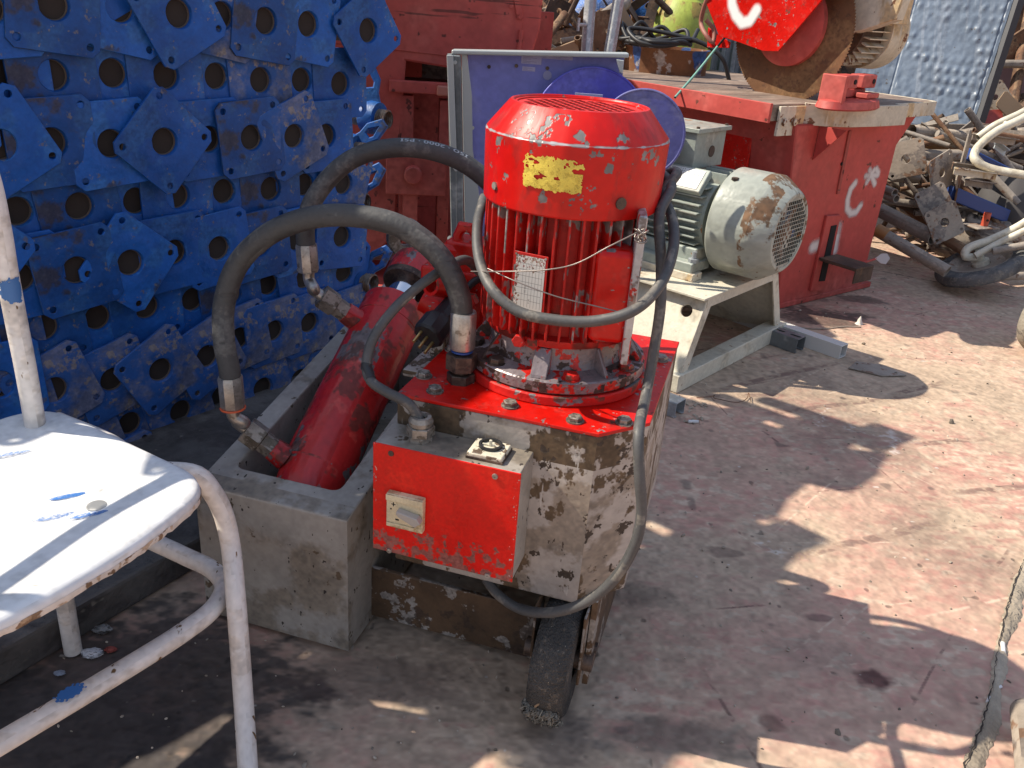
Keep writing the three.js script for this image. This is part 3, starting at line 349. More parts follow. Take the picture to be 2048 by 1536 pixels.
// ---------- the hydraulic unit ----------
{
  const O = V(-0.1516, 0, -1.0252), YAW = R(-15.308), u = thing('hydraulic_unit', 'red and grey hydraulic power unit with upright motor and tilted ram', 'machine', O, YAW);
  u.updateMatrixWorld(true); const inv = u.matrixWorld.clone().invert();
  const NX = V(Math.cos(YAW), 0, -Math.sin(YAW)), NZ = V(Math.sin(YAW), 0, Math.cos(YAW));          // local x and z seen from the world
  const loc = (p) => p.clone().applyMatrix4(inv), onZ = (x, y, z) => loc(onPlane(x, y, O.clone().addScaledVector(NZ, z), NZ)), onX = (x, y, a) => loc(onPlane(x, y, O.clone().addScaledVector(NX, a), NX)), onY = (x, y, h) => loc(onLevel(x, y, h));
  // tank
  const TW = 0.2744, cu = 0.056, cv = 0.06, TD = 0.3714, TT = 0.4545;
  const plan = [[0, 0], [TW, 0], [TW + cu, -cv], [TW + cu, -TD], [0, -TD]];
  const tank = part('tank', prism(plan, 0.184, TT - 0.0055, 0.003), M.grey, u);
  const lid = part('lid', prism(plan.map(([x, z]) => [x + (x < 0.1 ? -0.0015 : 0.0015), z + (z > -0.1 ? 0.0015 : -0.0015)]), TT - 0.0052, TT, 0.0012), M.red, u);
  for (const [x, y] of [[848, 753], [870, 783], [1020, 812], [1248, 846], [1322, 720], [905, 700], [1150, 842]]) { const p = onY(x, y, TT); if (p.x < 0.01 || p.x > 0.325) continue; part('lid_bolt', [mv(hex(0.0085, 0.007), p.x, TT + 0.0018, p.z), mv(cyl(0.012, 0.0018, 20), p.x, TT + 0.0009, p.z)], M.nut, lid, null); }
  // lower frame
  part('base_frame', [box(0.30, 0.095, 0.008, 0.08, 0.067, -0.055, 0.002), box(0.008, 0.16, 0.30, 0.228, 0.103, -0.205, 0.002), box(0.29, 0.16, 0.008, 0.08, 0.103, -0.345, 0.002)], M.brown, u);
  part('side_plate', prism([[0, 0], [0.26, 0], [0.26, 0.008], [0, 0.008]], 0, 0.15, 0.002).applyMatrix4(new THREE.Matrix4().makeRotationY(Math.PI / 2)).translate(0.296, 0.046, 0.0), M.brown, u);
  const wheel = (x, z, ragged) => { const K = 0.88;
    const g = toCreasedNormals(new THREE.LatheGeometry([[0.03, -0.034], [0.075, -0.036], [0.092, -0.034], [0.099, -0.024], [0.1005, 0], [0.099, 0.024], [0.092, 0.034], [0.075, 0.036], [0.03, 0.034], [0.03, -0.034]].map((p) => new THREE.Vector2(...p)), 72), 0.8).rotateZ(Math.PI / 2);
    const w = part('wheel', mv(g.scale(0.76, K, K), x, 0.1 * K, z), M.rubber, u); part('axle', mv(cyl(0.014, 0.1, 20).rotateZ(Math.PI / 2), x, 0.088, z), M.nutDark, w);
    if (ragged) { // torn patch of tread
      const a = new THREE.BoxGeometry(0.05, 0.05, 0.02, 40, 34, 10), p = a.attributes.position, r = rng(9); for (let i = 0; i < p.count; i++) { const px = p.getX(i), py = p.getY(i), pz = p.getZ(i), e = Math.min(0.025 - Math.abs(px), 0.025 - Math.abs(py)); p.setXYZ(i, px + 0.004 * (r() - 0.5), py + 0.006 * (r() - 0.5), (pz > 0 ? 0.006 * Math.min(1, e / 0.006) + 0.006 * r() + 0.004 * Math.sin(px * 300) * Math.cos(py * 260) : pz)); } a.computeVertexNormals();
      part('torn_tread', a.rotateX(R(36)).translate(x - 0.004, 0.088 - 0.085 * Math.sin(R(36)), z + 0.085 * Math.cos(R(36))), plain([0.2, 0.18, 0.15], 0.95), w, 'frayed grey tread with threads sticking out');
      const th = []; for (let i = 0; i < 46; i++) { const an = R(18 + 45 * r()), b = V(x + (r() - 0.5) * 0.048, 0.088 - 0.089 * Math.sin(an), z + 0.089 * Math.cos(an)), e = b.clone().add(V((r() - 0.5) * 0.016, (r() - 0.7) * 0.012, 0.004 + r() * 0.008)); th.push(sweep([b, b.clone().lerp(e, 0.5).add(V(0, 0.003 * r(), 0)), e], 0.0004 + 0.0005 * r(), 4, 4)); }
      part('thread', th, plain([0.33, 0.29, 0.22], 0.9), w); const b = onZ(1070, 1413, z + 0.085), e = onZ(1100, 1390, z + 0.085); part('splinter', bar(b, e, 0.0017, 6), M.wood, w);
    }
  };
  wheel(0.258, -0.002, true); wheel(0.262, -0.33, false); wheel(0.03, -0.34, false);
  part('fork_plate', box(0.004, 0.12, 0.05, 0.2925, 0.122, -0.002, 0.0015), M.brown, u); part('fork_plate', box(0.004, 0.12, 0.05, 0.222, 0.122, -0.002, 0.0015), M.brown, u);
  part('axle_bolt', mv(cyl(0.011, 0.012, 6).rotateZ(Math.PI / 2), 0.302, 0.088, -0.03), M.nutDark, u);
  // switch box
  const sb = part('switch_box', box(0.199, 0.165, 0.060, 0.0945, 0.3275, 0.0306, 0.002), M.cradle, u);
  part('switch_panel', box(0.201, 0.166, 0.0026, 0.0945, 0.3270, 0.0622, 0.0008), M.redPanel, u);
  for (const [x, y] of [[782, 907], [990, 953], [778, 1101], [975, 1151]]) { const p = onZ(x, y, 0.0636); const hole = x < 800 && y < 1000; part('screw', mv(lathe([[0, 0], [0.0042, 0], [0.0036, 0.0014], [0.001, 0.0017], [0.0009, 0.0008], [0, 0.0008]], 16).rotateX(Math.PI / 2), p.x, p.y, 0.0636), hole ? M.nutDark : M.steel, sb); }
  { // rotary switch
    const a = onZ(777, 976, 0.0636), c = onZ(852, 1062, 0.0636), b = onZ(853, 993, 0.0636), w = b.x - a.x, h = a.y - c.y + (b.y - a.y) * 0 , m = V((a.x + c.x) / 2, (b.y + onZ(777, 1045, 0.0636).y) / 2, 0.0636);
    const s = part('switch', [box(0.052, 0.052, 0.010, m.x, m.y, 0.0686, 0.0015), box(0.052, 0.009, 0.003, m.x, m.y + 0.0205, 0.0745, 0.001), box(0.04, 0.006, 0.002, m.x - 0.005, m.y - 0.021, 0.0745, 0.0006)], M.cream, u);
    const kn = polyShape([[-0.017, 0.006], [0.012, 0.007], [0.018, 0.001], [0.012, -0.007], [-0.012, -0.002], [-0.017, 0.001]]); part('switch_knob', slab(kn, 0.012, 0.001).rotateZ(R(-12)).translate(m.x + 0.009, m.y - 0.001, 0.0736), plain([0.42, 0.38, 0.33], 0.45), s);
    part('switch_screw', [mv(cyl(0.0048, 0.0012, 20).rotateX(Math.PI / 2), m.x - 0.015, m.y + 0.0115, 0.0742)], M.cream, s); part('switch_slot', [box(0.006, 0.0012, 0.0005, m.x - 0.015, m.y + 0.0115, 0.0751, 0.0002), box(0.0012, 0.006, 0.0006, m.x - 0.015, m.y + 0.0115, 0.0752, 0.0002), box(0.005, 0.0022, 0.0006, m.x - 0.01, m.y - 0.012, 0.0739, 0.0002), mv(cyl(0.001, 0.0008, 8).rotateX(Math.PI / 2), m.x - 0.019, m.y + 0.003, 0.074)], M.dark, s);
  }
  { // socket lid and cable gland on the box
    const p = onY(979, 897, 0.418), sk = part('socket_cover', box(0.048, 0.009, 0.042, p.x, 0.4148, p.z, 0.003), M.creamDirty, u); part('socket_gasket', box(0.05, 0.004, 0.044, p.x, 0.412, p.z, 0.001), M.nutDark, sk);
    part('socket_ring', mv(lathe([[0.0125, 0], [0.0155, 0], [0.0155, 0.004], [0.0125, 0.004], [0.0122, -0.001], [0, -0.001]], 28), p.x, 0.4195, p.z - 0.004), M.black, sk); part('socket_tab', [box(0.004, 0.011, 0.003, p.x, 0.423, p.z - 0.004, 0.001), box(0.022, 0.003, 0.0025, p.x, 0.4205, p.z - 0.004, 0.0008)], M.creamDirty, sk);
    const g = onY(841, 878, 0.41); part('cable_gland', [mv(hex(0.0155, 0.008), g.x, 0.41, g.z), mv(hex(0.0175, 0.014).rotateY(0.3), g.x, 0.418, g.z), mv(lathe([[0.007, 0.022], [0.0155, 0.022], [0.0165, 0.028], [0.0135, 0.034], [0.0085, 0.034], [0.007, 0.03]], 24), g.x, 0.41, g.z)], M.nut, u);
    // thin cable from the gland up to the back
    const pz = [[838, 838, g.z], [818, 808, g.z + 0.002], [775, 785, g.z + 0.004], [742, 762, g.z], [733, 733, g.z - 0.012], [745, 680, g.z - 0.03], [785, 622, g.z - 0.06], [835, 575, g.z - 0.09], [885, 540, g.z - 0.12], [930, 520, g.z - 0.16], [960, 545, g.z - 0.2]].map(([x, y, z]) => onZ(x, y, z));
    const cc = new THREE.CatmullRomCurve3([V(g.x, 0.43, g.z), ...pz], false, 'centripetal'); part('control_cable', new THREE.TubeGeometry(cc, 90, 0.0068, 12), M.cable, u);
    const a = pz[3].clone().lerp(pz[4], 0.1), b = pz[4].clone().lerp(pz[5], 0.12); part('black_tape', sweep([a, pz[3].clone().lerp(pz[4], 0.6), pz[4], b], 0.0073, 16, 12), M.black, u);
  }
  // motor
  const mx = 0.171, mz = -0.178, at = (g) => mv(g, mx, 0, mz), pol = (r, a, y) => V(mx + r * Math.sin(a), y, mz + r * Math.cos(a));
  part('mounting_ring', at(lathe([[0.06, TT], [0.131, TT], [0.1325, TT + 0.002], [0.1325, TT + 0.0125], [0.131, TT + 0.0145], [0.06, TT + 0.0145]], 80)), M.redDirty, u);
  const fl = part('flange', at(lathe([[0.06, 0.4705], [0.127, 0.4705], [0.129, 0.4725], [0.129, 0.4865], [0.127, 0.4885], [0.112, 0.4892], [0.106, 0.4905], [0.099, 0.493], [0.0965, 0.498], [0.0965, 0.526], [0.06, 0.527]], 80)), M.flange, u);
  for (let k = 0; k < 8; k++) { const a = k * Math.PI / 4 + 0.05, wide = k % 2 === 0; const sh = polyShape([[0, 0], [0.030, 0], [0.029, 0.004], [0.006, 0.034], [0, 0.034]]); part('flange_rib', slab(sh, wide ? 0.022 : 0.005, 0.001).translate(0.094, 0, wide ? -0.011 : -0.0025).rotateY(a - Math.PI / 2).translate(mx, 0.489, mz), M.flange, fl); }
  for (const a of [0.42, -0.55, -1.2, 1.25, 2.4, 3.9]) { const p = pol(0.115, a, 0.489); part('flange_bolt', [mv(hex(0.0098, 0.009), p.x, p.y, p.z), mv(cyl(0.013, 0.002, 20), p.x, p.y, p.z)], a === -0.55 || a === -1.2 ? M.nutDark : M.redDirty, fl); }
  const body = part('motor_body', [at(lathe([[0.05, 0.526], [0.103, 0.526], [0.104, 0.528], [0.104, 0.536], [0.0935, 0.540], [0.0935, 0.72], [0.05, 0.72]], 72))], M.redFin, u);
  for (let k = 0; k < 40; k++) { const a = (k + 0.5) / 40 * 2 * Math.PI; if (a > 1.25 && a < 2.5) continue; part('cooling_fin', slab(polyShape([[0.09, 0.532], [0.1125, 0.537], [0.1145, 0.543], [0.1145, 0.716], [0.09, 0.716]]), 0.0034, 0.0008).translate(0, 0, -0.0017).rotateY(a - Math.PI / 2).translate(mx, 0, mz), M.redFin, body); }
  // the smooth casting with the terminal box on the right
  const turnT = (l) => l.map((g) => g.rotateY(R(12)).translate(mx, 0, mz)); part('terminal_base', turnT([box(0.05, 0.125, 0.095, 0.064, 0.606, 0.066, 0.010)]), M.red, u);
  part('terminal_lid', turnT([box(0.011, 0.198, 0.134, 0.091, 0.617, 0.052, 0.003)]), M.bareEdge, u, 'bare grey edge of the terminal box lid');
  part('earth_bolt', [mv(hex(0.008, 0.01).rotateX(Math.PI / 2), ...pol(0.105, -0.28, 0.53).toArray()), mv(box(0.016, 0.014, 0.012), ...pol(0.102, -0.10, 0.53).toArray())], M.redDirty, u);
  // name plate across the fins
  { const a = -0.16, p = pol(0.1158, a, 0.612); const pl = part('name_plate', box(0.047, 0.083, 0.0016, 0, 0, 0, 0.0006).rotateY(a).translate(p.x, p.y, p.z), M.redDirty, u);
    const c = document.createElement('canvas'); c.width = 256; c.height = 448; const x = c.getContext('2d'); x.fillStyle = '#b9b8b4'; x.fillRect(0, 0, 256, 448); x.strokeStyle = '#5a5a58'; x.lineWidth = 2; for (let k = 1; k < 8; k++) { x.strokeRect(18, 12 + k * 48, 220, 0.5); x.strokeRect(40 + k * 28, 60, 0.5, 340); } x.fillStyle = '#403a36'; x.font = '22px sans-serif'; x.save(); x.translate(34, 410); x.rotate(-Math.PI / 2); x.fillText('3~ MOT', 0, 0); x.fillText('50 Hz', 120, 70); x.fillText('V  A', 40, 110); x.restore();
    const r = rng(3); for (let k = 0; k < 260; k++) { const e = r(); const px = e < 0.5 ? r() * 50 * r() : r() * 256, py = e < 0.5 ? r() * 448 : r() * r() * 120; x.fillStyle = ['#5c463a', '#8a7a6a', '#6d1a14', '#c7c5c0'][k % 4]; x.globalAlpha = 0.75; x.beginPath(); x.ellipse(px, py, 2 + 9 * r(), 2 + 7 * r(), r() * 3, 0, 7); x.fill(); }
    const t = new THREE.CanvasTexture(c); t.colorSpace = THREE.SRGBColorSpace; const q = new THREE.PlaneGeometry(0.041, 0.076).rotateY(a); const n = V(Math.sin(a), 0, Math.cos(a)).multiplyScalar(0.0013); for (const [i, j] of [[-1, -1], [1, -1], [-1, 1], [1, 1]]) part('rivet', mv(cyl(0.0016, 0.002, 8).rotateX(Math.PI / 2).translate(i * 0.0205, j * 0.0385, 0.001).rotateY(a), p.x, p.y, p.z), M.steel, pl); part('name_print', q.translate(p.x + n.x, p.y, p.z + n.z), new THREE.MeshStandardMaterial({ map: t, roughness: 0.5 }), pl, null, true); }
  // fan cowl
  { const prof = [[0.112, 0.703], [0.1175, 0.703], [0.1185, 0.705], [0.1205, 0.7895], [0.1203, 0.7915], [0.1190, 0.7938], [0.0920, 0.8262], [0.0900, 0.8282], [0.0868, 0.8288], [0.0855, 0.8278], [0.0845, 0.8262], [0.0815, 0.8258], [0.0812, 0.8237], [0.1155, 0.7905], [0.1145, 0.706], [0.112, 0.703]];
    const g = lathe(prof, 96), p = g.attributes.position, uv = g.attributes.uv; for (let i = 0; i < p.count; i++) { const a = Math.atan2(p.getX(i), p.getZ(i)), y = p.getY(i), r = Math.hypot(p.getX(i), p.getZ(i)); const d = y > 0.7915 ? 0.1245 + (0.1205 - r) * 1.35 : (y - 0.667); uv.setXY(i, 0.39 + a * 0.12, d); }
    // dents
    for (let i = 0; i < p.count; i++) { const a = Math.atan2(p.getX(i), p.getZ(i)), y = p.getY(i), k = 1 - 0.008 * Math.exp(-Math.pow((a + 0.9) / 0.35, 2) - Math.pow((y - 0.725) / 0.03, 2)) + 0.004 * Math.sin(a * 3 + 1) * 0.5; p.setX(i, p.getX(i) * k); p.setZ(i, p.getZ(i) * k); }
    g.computeVertexNormals(); const gg = toCreasedNormals(g, 0.35);
    const cw = part('fan_cowl', at(gg), M.redCowl, u, 'bright red chipped fan cowl', true);
    // square mesh in the top
    const sh = new THREE.Shape(); sh.absarc(0, 0, 0.0820, 0, 2 * Math.PI, false); const st = 0.0125, hs = 0.0049, ca = Math.cos(0.62), sa = Math.sin(0.62);
    for (let i = -7; i <= 7; i++) for (let j = -7; j <= 7; j++) { const x = i * st, y = j * st; if (Math.hypot(x, y) > 0.0715) continue; const h = new THREE.Path(); [[-1, -1], [-1, 1], [1, 1], [1, -1]].forEach(([a, b], k) => { const px = (x + a * hs) * ca - (y + b * hs) * sa, py = (x + a * hs) * sa + (y + b * hs) * ca; k ? h.lineTo(px, py) : h.moveTo(px, py); }); h.closePath(); sh.holes.push(h); }
    part('cowl_mesh', at(slab(sh, 0.0006, 0).rotateX(-Math.PI / 2).translate(0, 0.8236, 0)), plain([0.6, 0.02, 0.012], 0.4), cw); part('fan', [at(cyl(0.03, 0.03, 24).translate(0, 0.79, 0)), ...[0, 1, 2, 3, 4, 5, 6].map((k) => at(box(0.004, 0.03, 0.06, 0, 0.785, 0.055, 0.001).rotateY(k * 0.8976)))], M.black, cw); part('end_shield', at(cyl(0.11, 0.006, 40).translate(0, 0.735, 0)), M.dark, cw);
    for (const [x, y] of [[984, 372], [1246, 409]]) { const q = onZ(x, y, mz + 0.09); const a = Math.atan2(q.x - mx, 0.09), c = pol(0.1188, a, q.y); part('cowl_screw', cyl(x > 1100 ? 0.0075 : 0.005, 0.004, 16).rotateX(Math.PI / 2).rotateY(a).translate(c.x, c.y, c.z), x > 1100 ? M.nutDark : M.nut, cw); }
    // torn yellow sticker
    const n1 = 96, n2 = 52, P = [], I = [], ok = [], ns = fbm(128, 55, 7, 10, 4), ne = fbm(128, 56, 14, 14, 3), L0 = onZ(1042, 350, mz + 0.118), L1 = onZ(1168, 350, mz + 0.118), a0 = Math.atan2(L0.x - mx, 0.115), a1 = Math.atan2(L1.x - mx, 0.115), ym = onZ(1105, 349, mz + 0.119).y;
    for (let j = 0; j <= n2; j++) for (let i = 0; i <= n1; i++) { const s = i / n1, t = j / n2, a = a0 + (a1 - a0) * s, v = pol(0.1210, a, ym + (t - 0.5) * 0.043); P.push(v.x, v.y, v.z); const k = Math.floor(t * 100) * 128 + Math.floor(s * 127), e = Math.min(s * 2.4, (1 - s) * 2.4, t, 1 - t); ok.push(e * 34 + ne[k] > 1.0 && !(ns[k] > 1.35 && s > 0.06)); }
    for (let j = 0; j < n2; j++) for (let i = 0; i < n1; i++) { const q = j * (n1 + 1) + i; if (ok[q] && ok[q + 1] && ok[q + n1 + 1] && ok[q + n1 + 2]) I.push(q, q + 1, q + n1 + 1, q + 1, q + n1 + 2, q + n1 + 1); else if (ok[q] && ok[q + 1] && ok[q + n1 + 1]) I.push(q, q + 1, q + n1 + 1); else if (ok[q + 1] && ok[q + n1 + 1] && ok[q + n1 + 2]) I.push(q + 1, q + n1 + 2, q + n1 + 1); }
    const sg = new THREE.BufferGeometry(); sg.setAttribute('position', new THREE.Float32BufferAttribute(P, 3)); sg.setIndex(I); sg.computeVertexNormals(); sg.setAttribute('uv', new THREE.Float32BufferAttribute(new Float32Array(P.length / 3 * 2), 2));
    part('torn_sticker', sg, paint({ own: true, n: 256, t: 0.05, base: [0.72, 0.56, 0.08], v: 0.07, r: 0.45, relief: 0.0006, ht: 0.2, L: [{ c: [0.5, 0.36, 0.04], f: 8, o: 5, th: 0.9, s: 0.3, a: 0.7 }] }), cw, 'torn yellow sticker'); }
  // cradle: wedge trough, its rim rising to the back
  const slope = 0.185, rim = (z) => 0.252 + slope * (-z + 0.027);
  { const s = polyShape([[-0.315, -0.029], [-0.063, -0.029], [-0.063, 0.66], [-0.315, 0.66]]); const h = new THREE.Path(), x0 = -0.279, x1 = -0.103, y0 = 0.024, y1 = 0.64, q = 0.016; h.moveTo(x0 + q, y0); h.lineTo(x1 - q, y0); h.quadraticCurveTo(x1, y0, x1, y0 + q); h.lineTo(x1, y1); h.lineTo(x0, y1); h.lineTo(x0, y0 + q); h.quadraticCurveTo(x0, y0, x0 + q, y0); s.holes.push(h);
    const g = new THREE.ExtrudeGeometry(s, { depth: 0.236, bevelEnabled: true, bevelSize: 0.003, bevelOffset: -0.003, bevelThickness: 0.003, bevelSegments: 2, curveSegments: 6 }).rotateX(-Math.PI / 2); g.translate(0, 0.013, 0);
    const p = g.attributes.position; for (let i = 0; i < p.count; i++) { const k = (p.getY(i) - 0.01) / 0.242; p.setY(i, p.getY(i) + k * slope * (-p.getZ(i) + 0.027)); } g.computeVertexNormals();
    part('cradle', [g, mv(new THREE.BoxGeometry(0.17, 0.01, 0.6), -0.19, 0.12, -0.33)], M.cradle, u); }
  // ram
  const Pb = V(-0.182, 0.205, -0.05), Pt = V(-0.189, 0.412, -0.415), ax = Pt.clone().sub(Pb).normalize(), RL = Pb.distanceTo(Pt), rad = 0.058;
  const onAx = (t, off = V()) => Pb.clone().addScaledVector(ax, t).add(off);
  const ram = part('ram', [along(lathe([[0, -RL / 2], [0.036, -RL / 2], [0.05, -RL / 2 + 0.008], [rad - 0.004, -RL / 2 + 0.03], [rad - 0.002, -RL / 2 + 0.055], [rad, -RL / 2 + 0.058], [rad, RL / 2 - 0.05], [rad + 0.001, RL / 2 - 0.049], [rad + 0.001, RL / 2 - 0.006], [rad - 0.006, RL / 2], [0, RL / 2]], 64), Pb, Pt)], M.redRam = paint({ n: 1024, t: 0.5, base: [0.50, 0.016, 0.016], v: 0.09, r: 0.38, relief: 0.001, coat: 0.15, L: [{ c: [0.16, 0.13, 0.13], f: [10, 7], o: 6, th: 1.55, s: 0.1, r: 0.5, h: -0.25 }, { c: [0.09, 0.03, 0.02], f: 10, o: 5, th: 1.1, s: 0.4, a: 0.75, r: 0.75 }, { c: [0.6, 0.08, 0.06], f: 20, o: 4, th: 1.5, s: 0.4, a: 0.5 }] }), u);
  part('ram_rod', along(cyl(0.027, 0.07, 40), Pt, Pt.clone().addScaledVector(ax, 0.07)), M.chrome, u);
  { const a = Pt.clone().addScaledVector(ax, 0.058), b = a.clone().addScaledVector(ax, 0.075); part('rod_head', along(lathe([[0.026, -0.0375], [0.044, -0.0375], [0.046, -0.035], [0.046, 0.004], [0.043, 0.016], [0.034, 0.028], [0.018, 0.036], [0, 0.0375]], 48), a, b), M.redRam, u);
    part('rod_collar', along(lathe([[0.027, -0.006], [0.0445, -0.006], [0.0465, -0.002], [0.0465, 0.006], [0.027, 0.006]], 48), a.clone().addScaledVector(ax, -0.004), a.clone().addScaledVector(ax, 0.008)), M.nutDark, u);
    const c = b.clone().add(V(-0.055, -0.005, -0.06)); part('steel_eye', mv(lathe([[0.016, -0.012], [0.036, -0.012], [0.039, -0.009], [0.039, 0.009], [0.036, 0.012], [0.016, 0.012], [0.016, -0.012]], 40).rotateX(Math.PI / 2).rotateY(0.7), c.x, c.y + 0.02, c.z), M.nut, u); }
  // hoses, each with ferrule, bent steel end and swivel nut
  const side = V(-0.80, 0.52, 0.28).normalize();
  function hose(tB, nutPx, elbowPx, ferPx, zz, arc, ringMat) {
    const root = onAx(tB), d = onX(nutPx[0], nutPx[1], -0.262).sub(root).normalize(), b0 = root.clone().addScaledVector(d, rad - 0.004), b1 = root.clone().addScaledVector(d, rad + 0.022), b2 = root.clone().addScaledVector(d, rad + 0.044), b3 = root.clone().addScaledVector(d, rad + 0.074);
    part('ram_port', along(lathe([[0.021, -0.013], [0.0185, 0.013], [0, 0.013]], 24), b0, b1), M.redRam, u); part('port_nut', [along(hex(0.0165, b1.distanceTo(b2)).translate(0, -b1.distanceTo(b2) / 2, 0), b1, b2)], M.nut, u); part('swivel_nut', along(hex(0.0205, 0.03).translate(0, -0.015, 0), b2, b3), M.nut, u);
    const f0 = onZ(...ferPx[1], zz[1]), f1 = onZ(...ferPx[0], zz[2]), fd = f1.clone().sub(f0).normalize();
    part('hose_tail', sweep([b3.clone().addScaledVector(d, -0.004), b3.clone().addScaledVector(d, 0.014), onZ(...elbowPx, zz[0]), f0.clone().addScaledVector(fd, -0.014), f0.clone().addScaledVector(fd, 0.004)], 0.0098, 30, 16), M.steel, u);
    const L = f0.distanceTo(f1), fe = part('ferrule', along(lathe([[0.011, -L / 2], [0.0165, -L / 2], [0.0178, -L / 2 + 0.004], [0.0178, L / 2 - 0.003], [0.0168, L / 2], [0.011, L / 2]], 8), f0, f1), M.steel, u); if (ringMat) part('seal_ring', along(new THREE.TorusGeometry(0.017, 0.0016, 8, 32).rotateX(Math.PI / 2), f0.clone().addScaledVector(fd, -0.004), f0.clone().addScaledVector(fd, 0.004)), ringMat, fe);
    const pts = [f1.clone().addScaledVector(fd, -0.01), f1.clone().addScaledVector(fd, 0.012), ...arc]; return new THREE.CatmullRomCurve3(pts, false, 'centripetal');
  }
  { // front hose, to the lid
    const fit = onY(921, 762, TT), z1 = fit.z, c = hose(0.045, [520, 878], [487, 845], [[460, 752], [466, 815]], [-0.02, -0.012, -0.012], [], M.orange);
    const arc = [[449, 690, 0.0], [448, 610, 0.2], [475, 530, 0.35], [535, 470, 0.5], [620, 436, 0.6], [700, 431, 0.7], [785, 447, 0.8], [850, 484, 0.9], [895, 535, 0.95], [920, 595, 1], [925, 640, 1]].map(([x, y, k]) => onZ(x, y, -0.012 + (z1 + 0.012) * k));
    c.points.push(...arc, V(fit.x, TT + 0.10, z1)); const cc = new THREE.CatmullRomCurve3(c.points, false, 'centripetal'); part('front_hose', new THREE.TubeGeometry(cc, 140, 0.0152, 18), M.hose, u);
    part('hose_fitting', [mv(hex(0.0185, 0.014).rotateY(0.2), fit.x, TT, fit.z), mv(cyl(0.012, 0.008, 16), fit.x, TT + 0.018, fit.z), mv(hex(0.0205, 0.024).rotateY(0.5), fit.x, TT + 0.0195, fit.z)], M.nutDark, u); part('lid_ferrule', mv(lathe([[0.011, 0], [0.0168, 0], [0.0178, 0.003], [0.0178, 0.05], [0.0168, 0.053], [0.011, 0.053]], 24), fit.x, TT + 0.05, fit.z), M.steel, u); part('blue_ring', mv(new THREE.TorusGeometry(0.0135, 0.002, 8, 28).rotateX(Math.PI / 2), fit.x, TT + 0.0465, fit.z), plain([0.02, 0.06, 0.25], 0.4), u);
  }
  { // rear hose, over to behind the motor
    const z0 = -0.25, c = hose(RL - 0.075, [662, 605], [628, 578], [[612, 488], [617, 543]], [z0 + 0.01, z0, z0], []);
    const arc = [[611, 455, 0], [622, 410, 0.1], [655, 360, 0.25], [705, 318, 0.4], [775, 297, 0.55], [850, 299, 0.7], [920, 322, 0.85], [975, 362, 0.95], [1030, 420, 1]].map(([x, y, k]) => onZ(x, y, z0 - 0.13 * k)); c.points.push(...arc);
    const e = V(0.13, 0.5, z0 - 0.09); c.points.push(V(0.10, 0.62, z0 - 0.12), e); const cc = new THREE.CatmullRomCurve3(c.points, false, 'centripetal'); part('rear_hose', new THREE.TubeGeometry(cc, 140, 0.0152, 18), M.hose, u);
    // worn pale print along the top
    const cv = document.createElement('canvas'); cv.width = 512; cv.height = 64; const x = cv.getContext('2d'); x.fillStyle = '#000'; x.fillRect(0, 0, 512, 64); x.fillStyle = '#fff'; x.font = 'bold 52px sans-serif'; x.save(); x.translate(512, 64); x.rotate(Math.PI); x.fillText('ISO · 2000 · PSI', 24, 50); x.restore(); const t = new THREE.CanvasTexture(cv);
    const T0 = 0.33, T1 = 0.55, P = [], U = [], I = []; for (let i = 0; i <= 40; i++) { const s = T0 + (T1 - T0) * i / 40, q = cc.getPointAt(s), tg = cc.getTangentAt(s), up = V(0, 1, 0).addScaledVector(tg, -tg.y).normalize(), b = V().crossVectors(tg, up); for (let k = 0; k <= 6; k++) { const a = (0.15 + 0.75 * k / 6), w = q.clone().addScaledVector(up, 0.01555 * Math.cos(a)).addScaledVector(b, 0.01555 * Math.sin(a)); P.push(w.x, w.y, w.z); U.push(i / 40, 1 - k / 6); if (i < 40 && k < 6) { const m = i * 7 + k; I.push(m, m + 7, m + 1, m + 1, m + 7, m + 8); } } }
    const g = new THREE.BufferGeometry(); g.setAttribute('position', new THREE.Float32BufferAttribute(P, 3)); g.setAttribute('uv', new THREE.Float32BufferAttribute(U, 2)); g.setIndex(I); g.computeVertexNormals(); const pm = plain([0.4, 0.45, 0.48], 0.7, 0, { alphaMap: t, transparent: true, opacity: 0.75 }); part('hose_print', g, pm, u, null, true); }
  // power cable looped round the motor and down to the box
  { const P = [[968, 395, -0.02], [955, 450, 0.05], [958, 515, 0.10], [985, 580, 0.145], [1035, 622, 0.155], [1110, 640, 0.155], [1190, 642, 0.15], [1265, 622, 0.14], [1320, 570, 0.10], [1346, 500, 0.05], [1345, 440, 0.0], [1328, 385, -0.03]].map(([x, y, z]) => onZ(x, y, mz + z));
    const q = [[1319, 430, 0.02], [1322, 520, 0.045], [1321, 610, 0.06], [1308, 700, 0.075], [1292, 790, 0.1], [1277, 870, 0.2], [1279, 950, 0.215], [1283, 1020, 0.215], [1273, 1080, 0.22], [1235, 1150, 0.225], [1180, 1199, 0.225], [1110, 1224, 0.22], [1040, 1218, 0.20], [995, 1188, 0.185], [972, 1158, 0.17]].map(([x, y, z]) => onZ(x, y, mz + z));
    const c = new THREE.CatmullRomCurve3([...P, V(mx + 0.13, 0.745, mz - 0.06), V(mx + 0.05, 0.70, mz - 0.13), V(mx - 0.09, 0.69, mz - 0.11), ...P.slice(0, 1)], false, 'centripetal'); part('power_cable', [new THREE.TubeGeometry(c, 200, 0.0071, 12), sweep([V(mx + 0.1, 0.74, mz - 0.09), V(mx + 0.128, 0.73, mz - 0.035), ...q], 0.0071, 170, 12)], M.cable, u); }
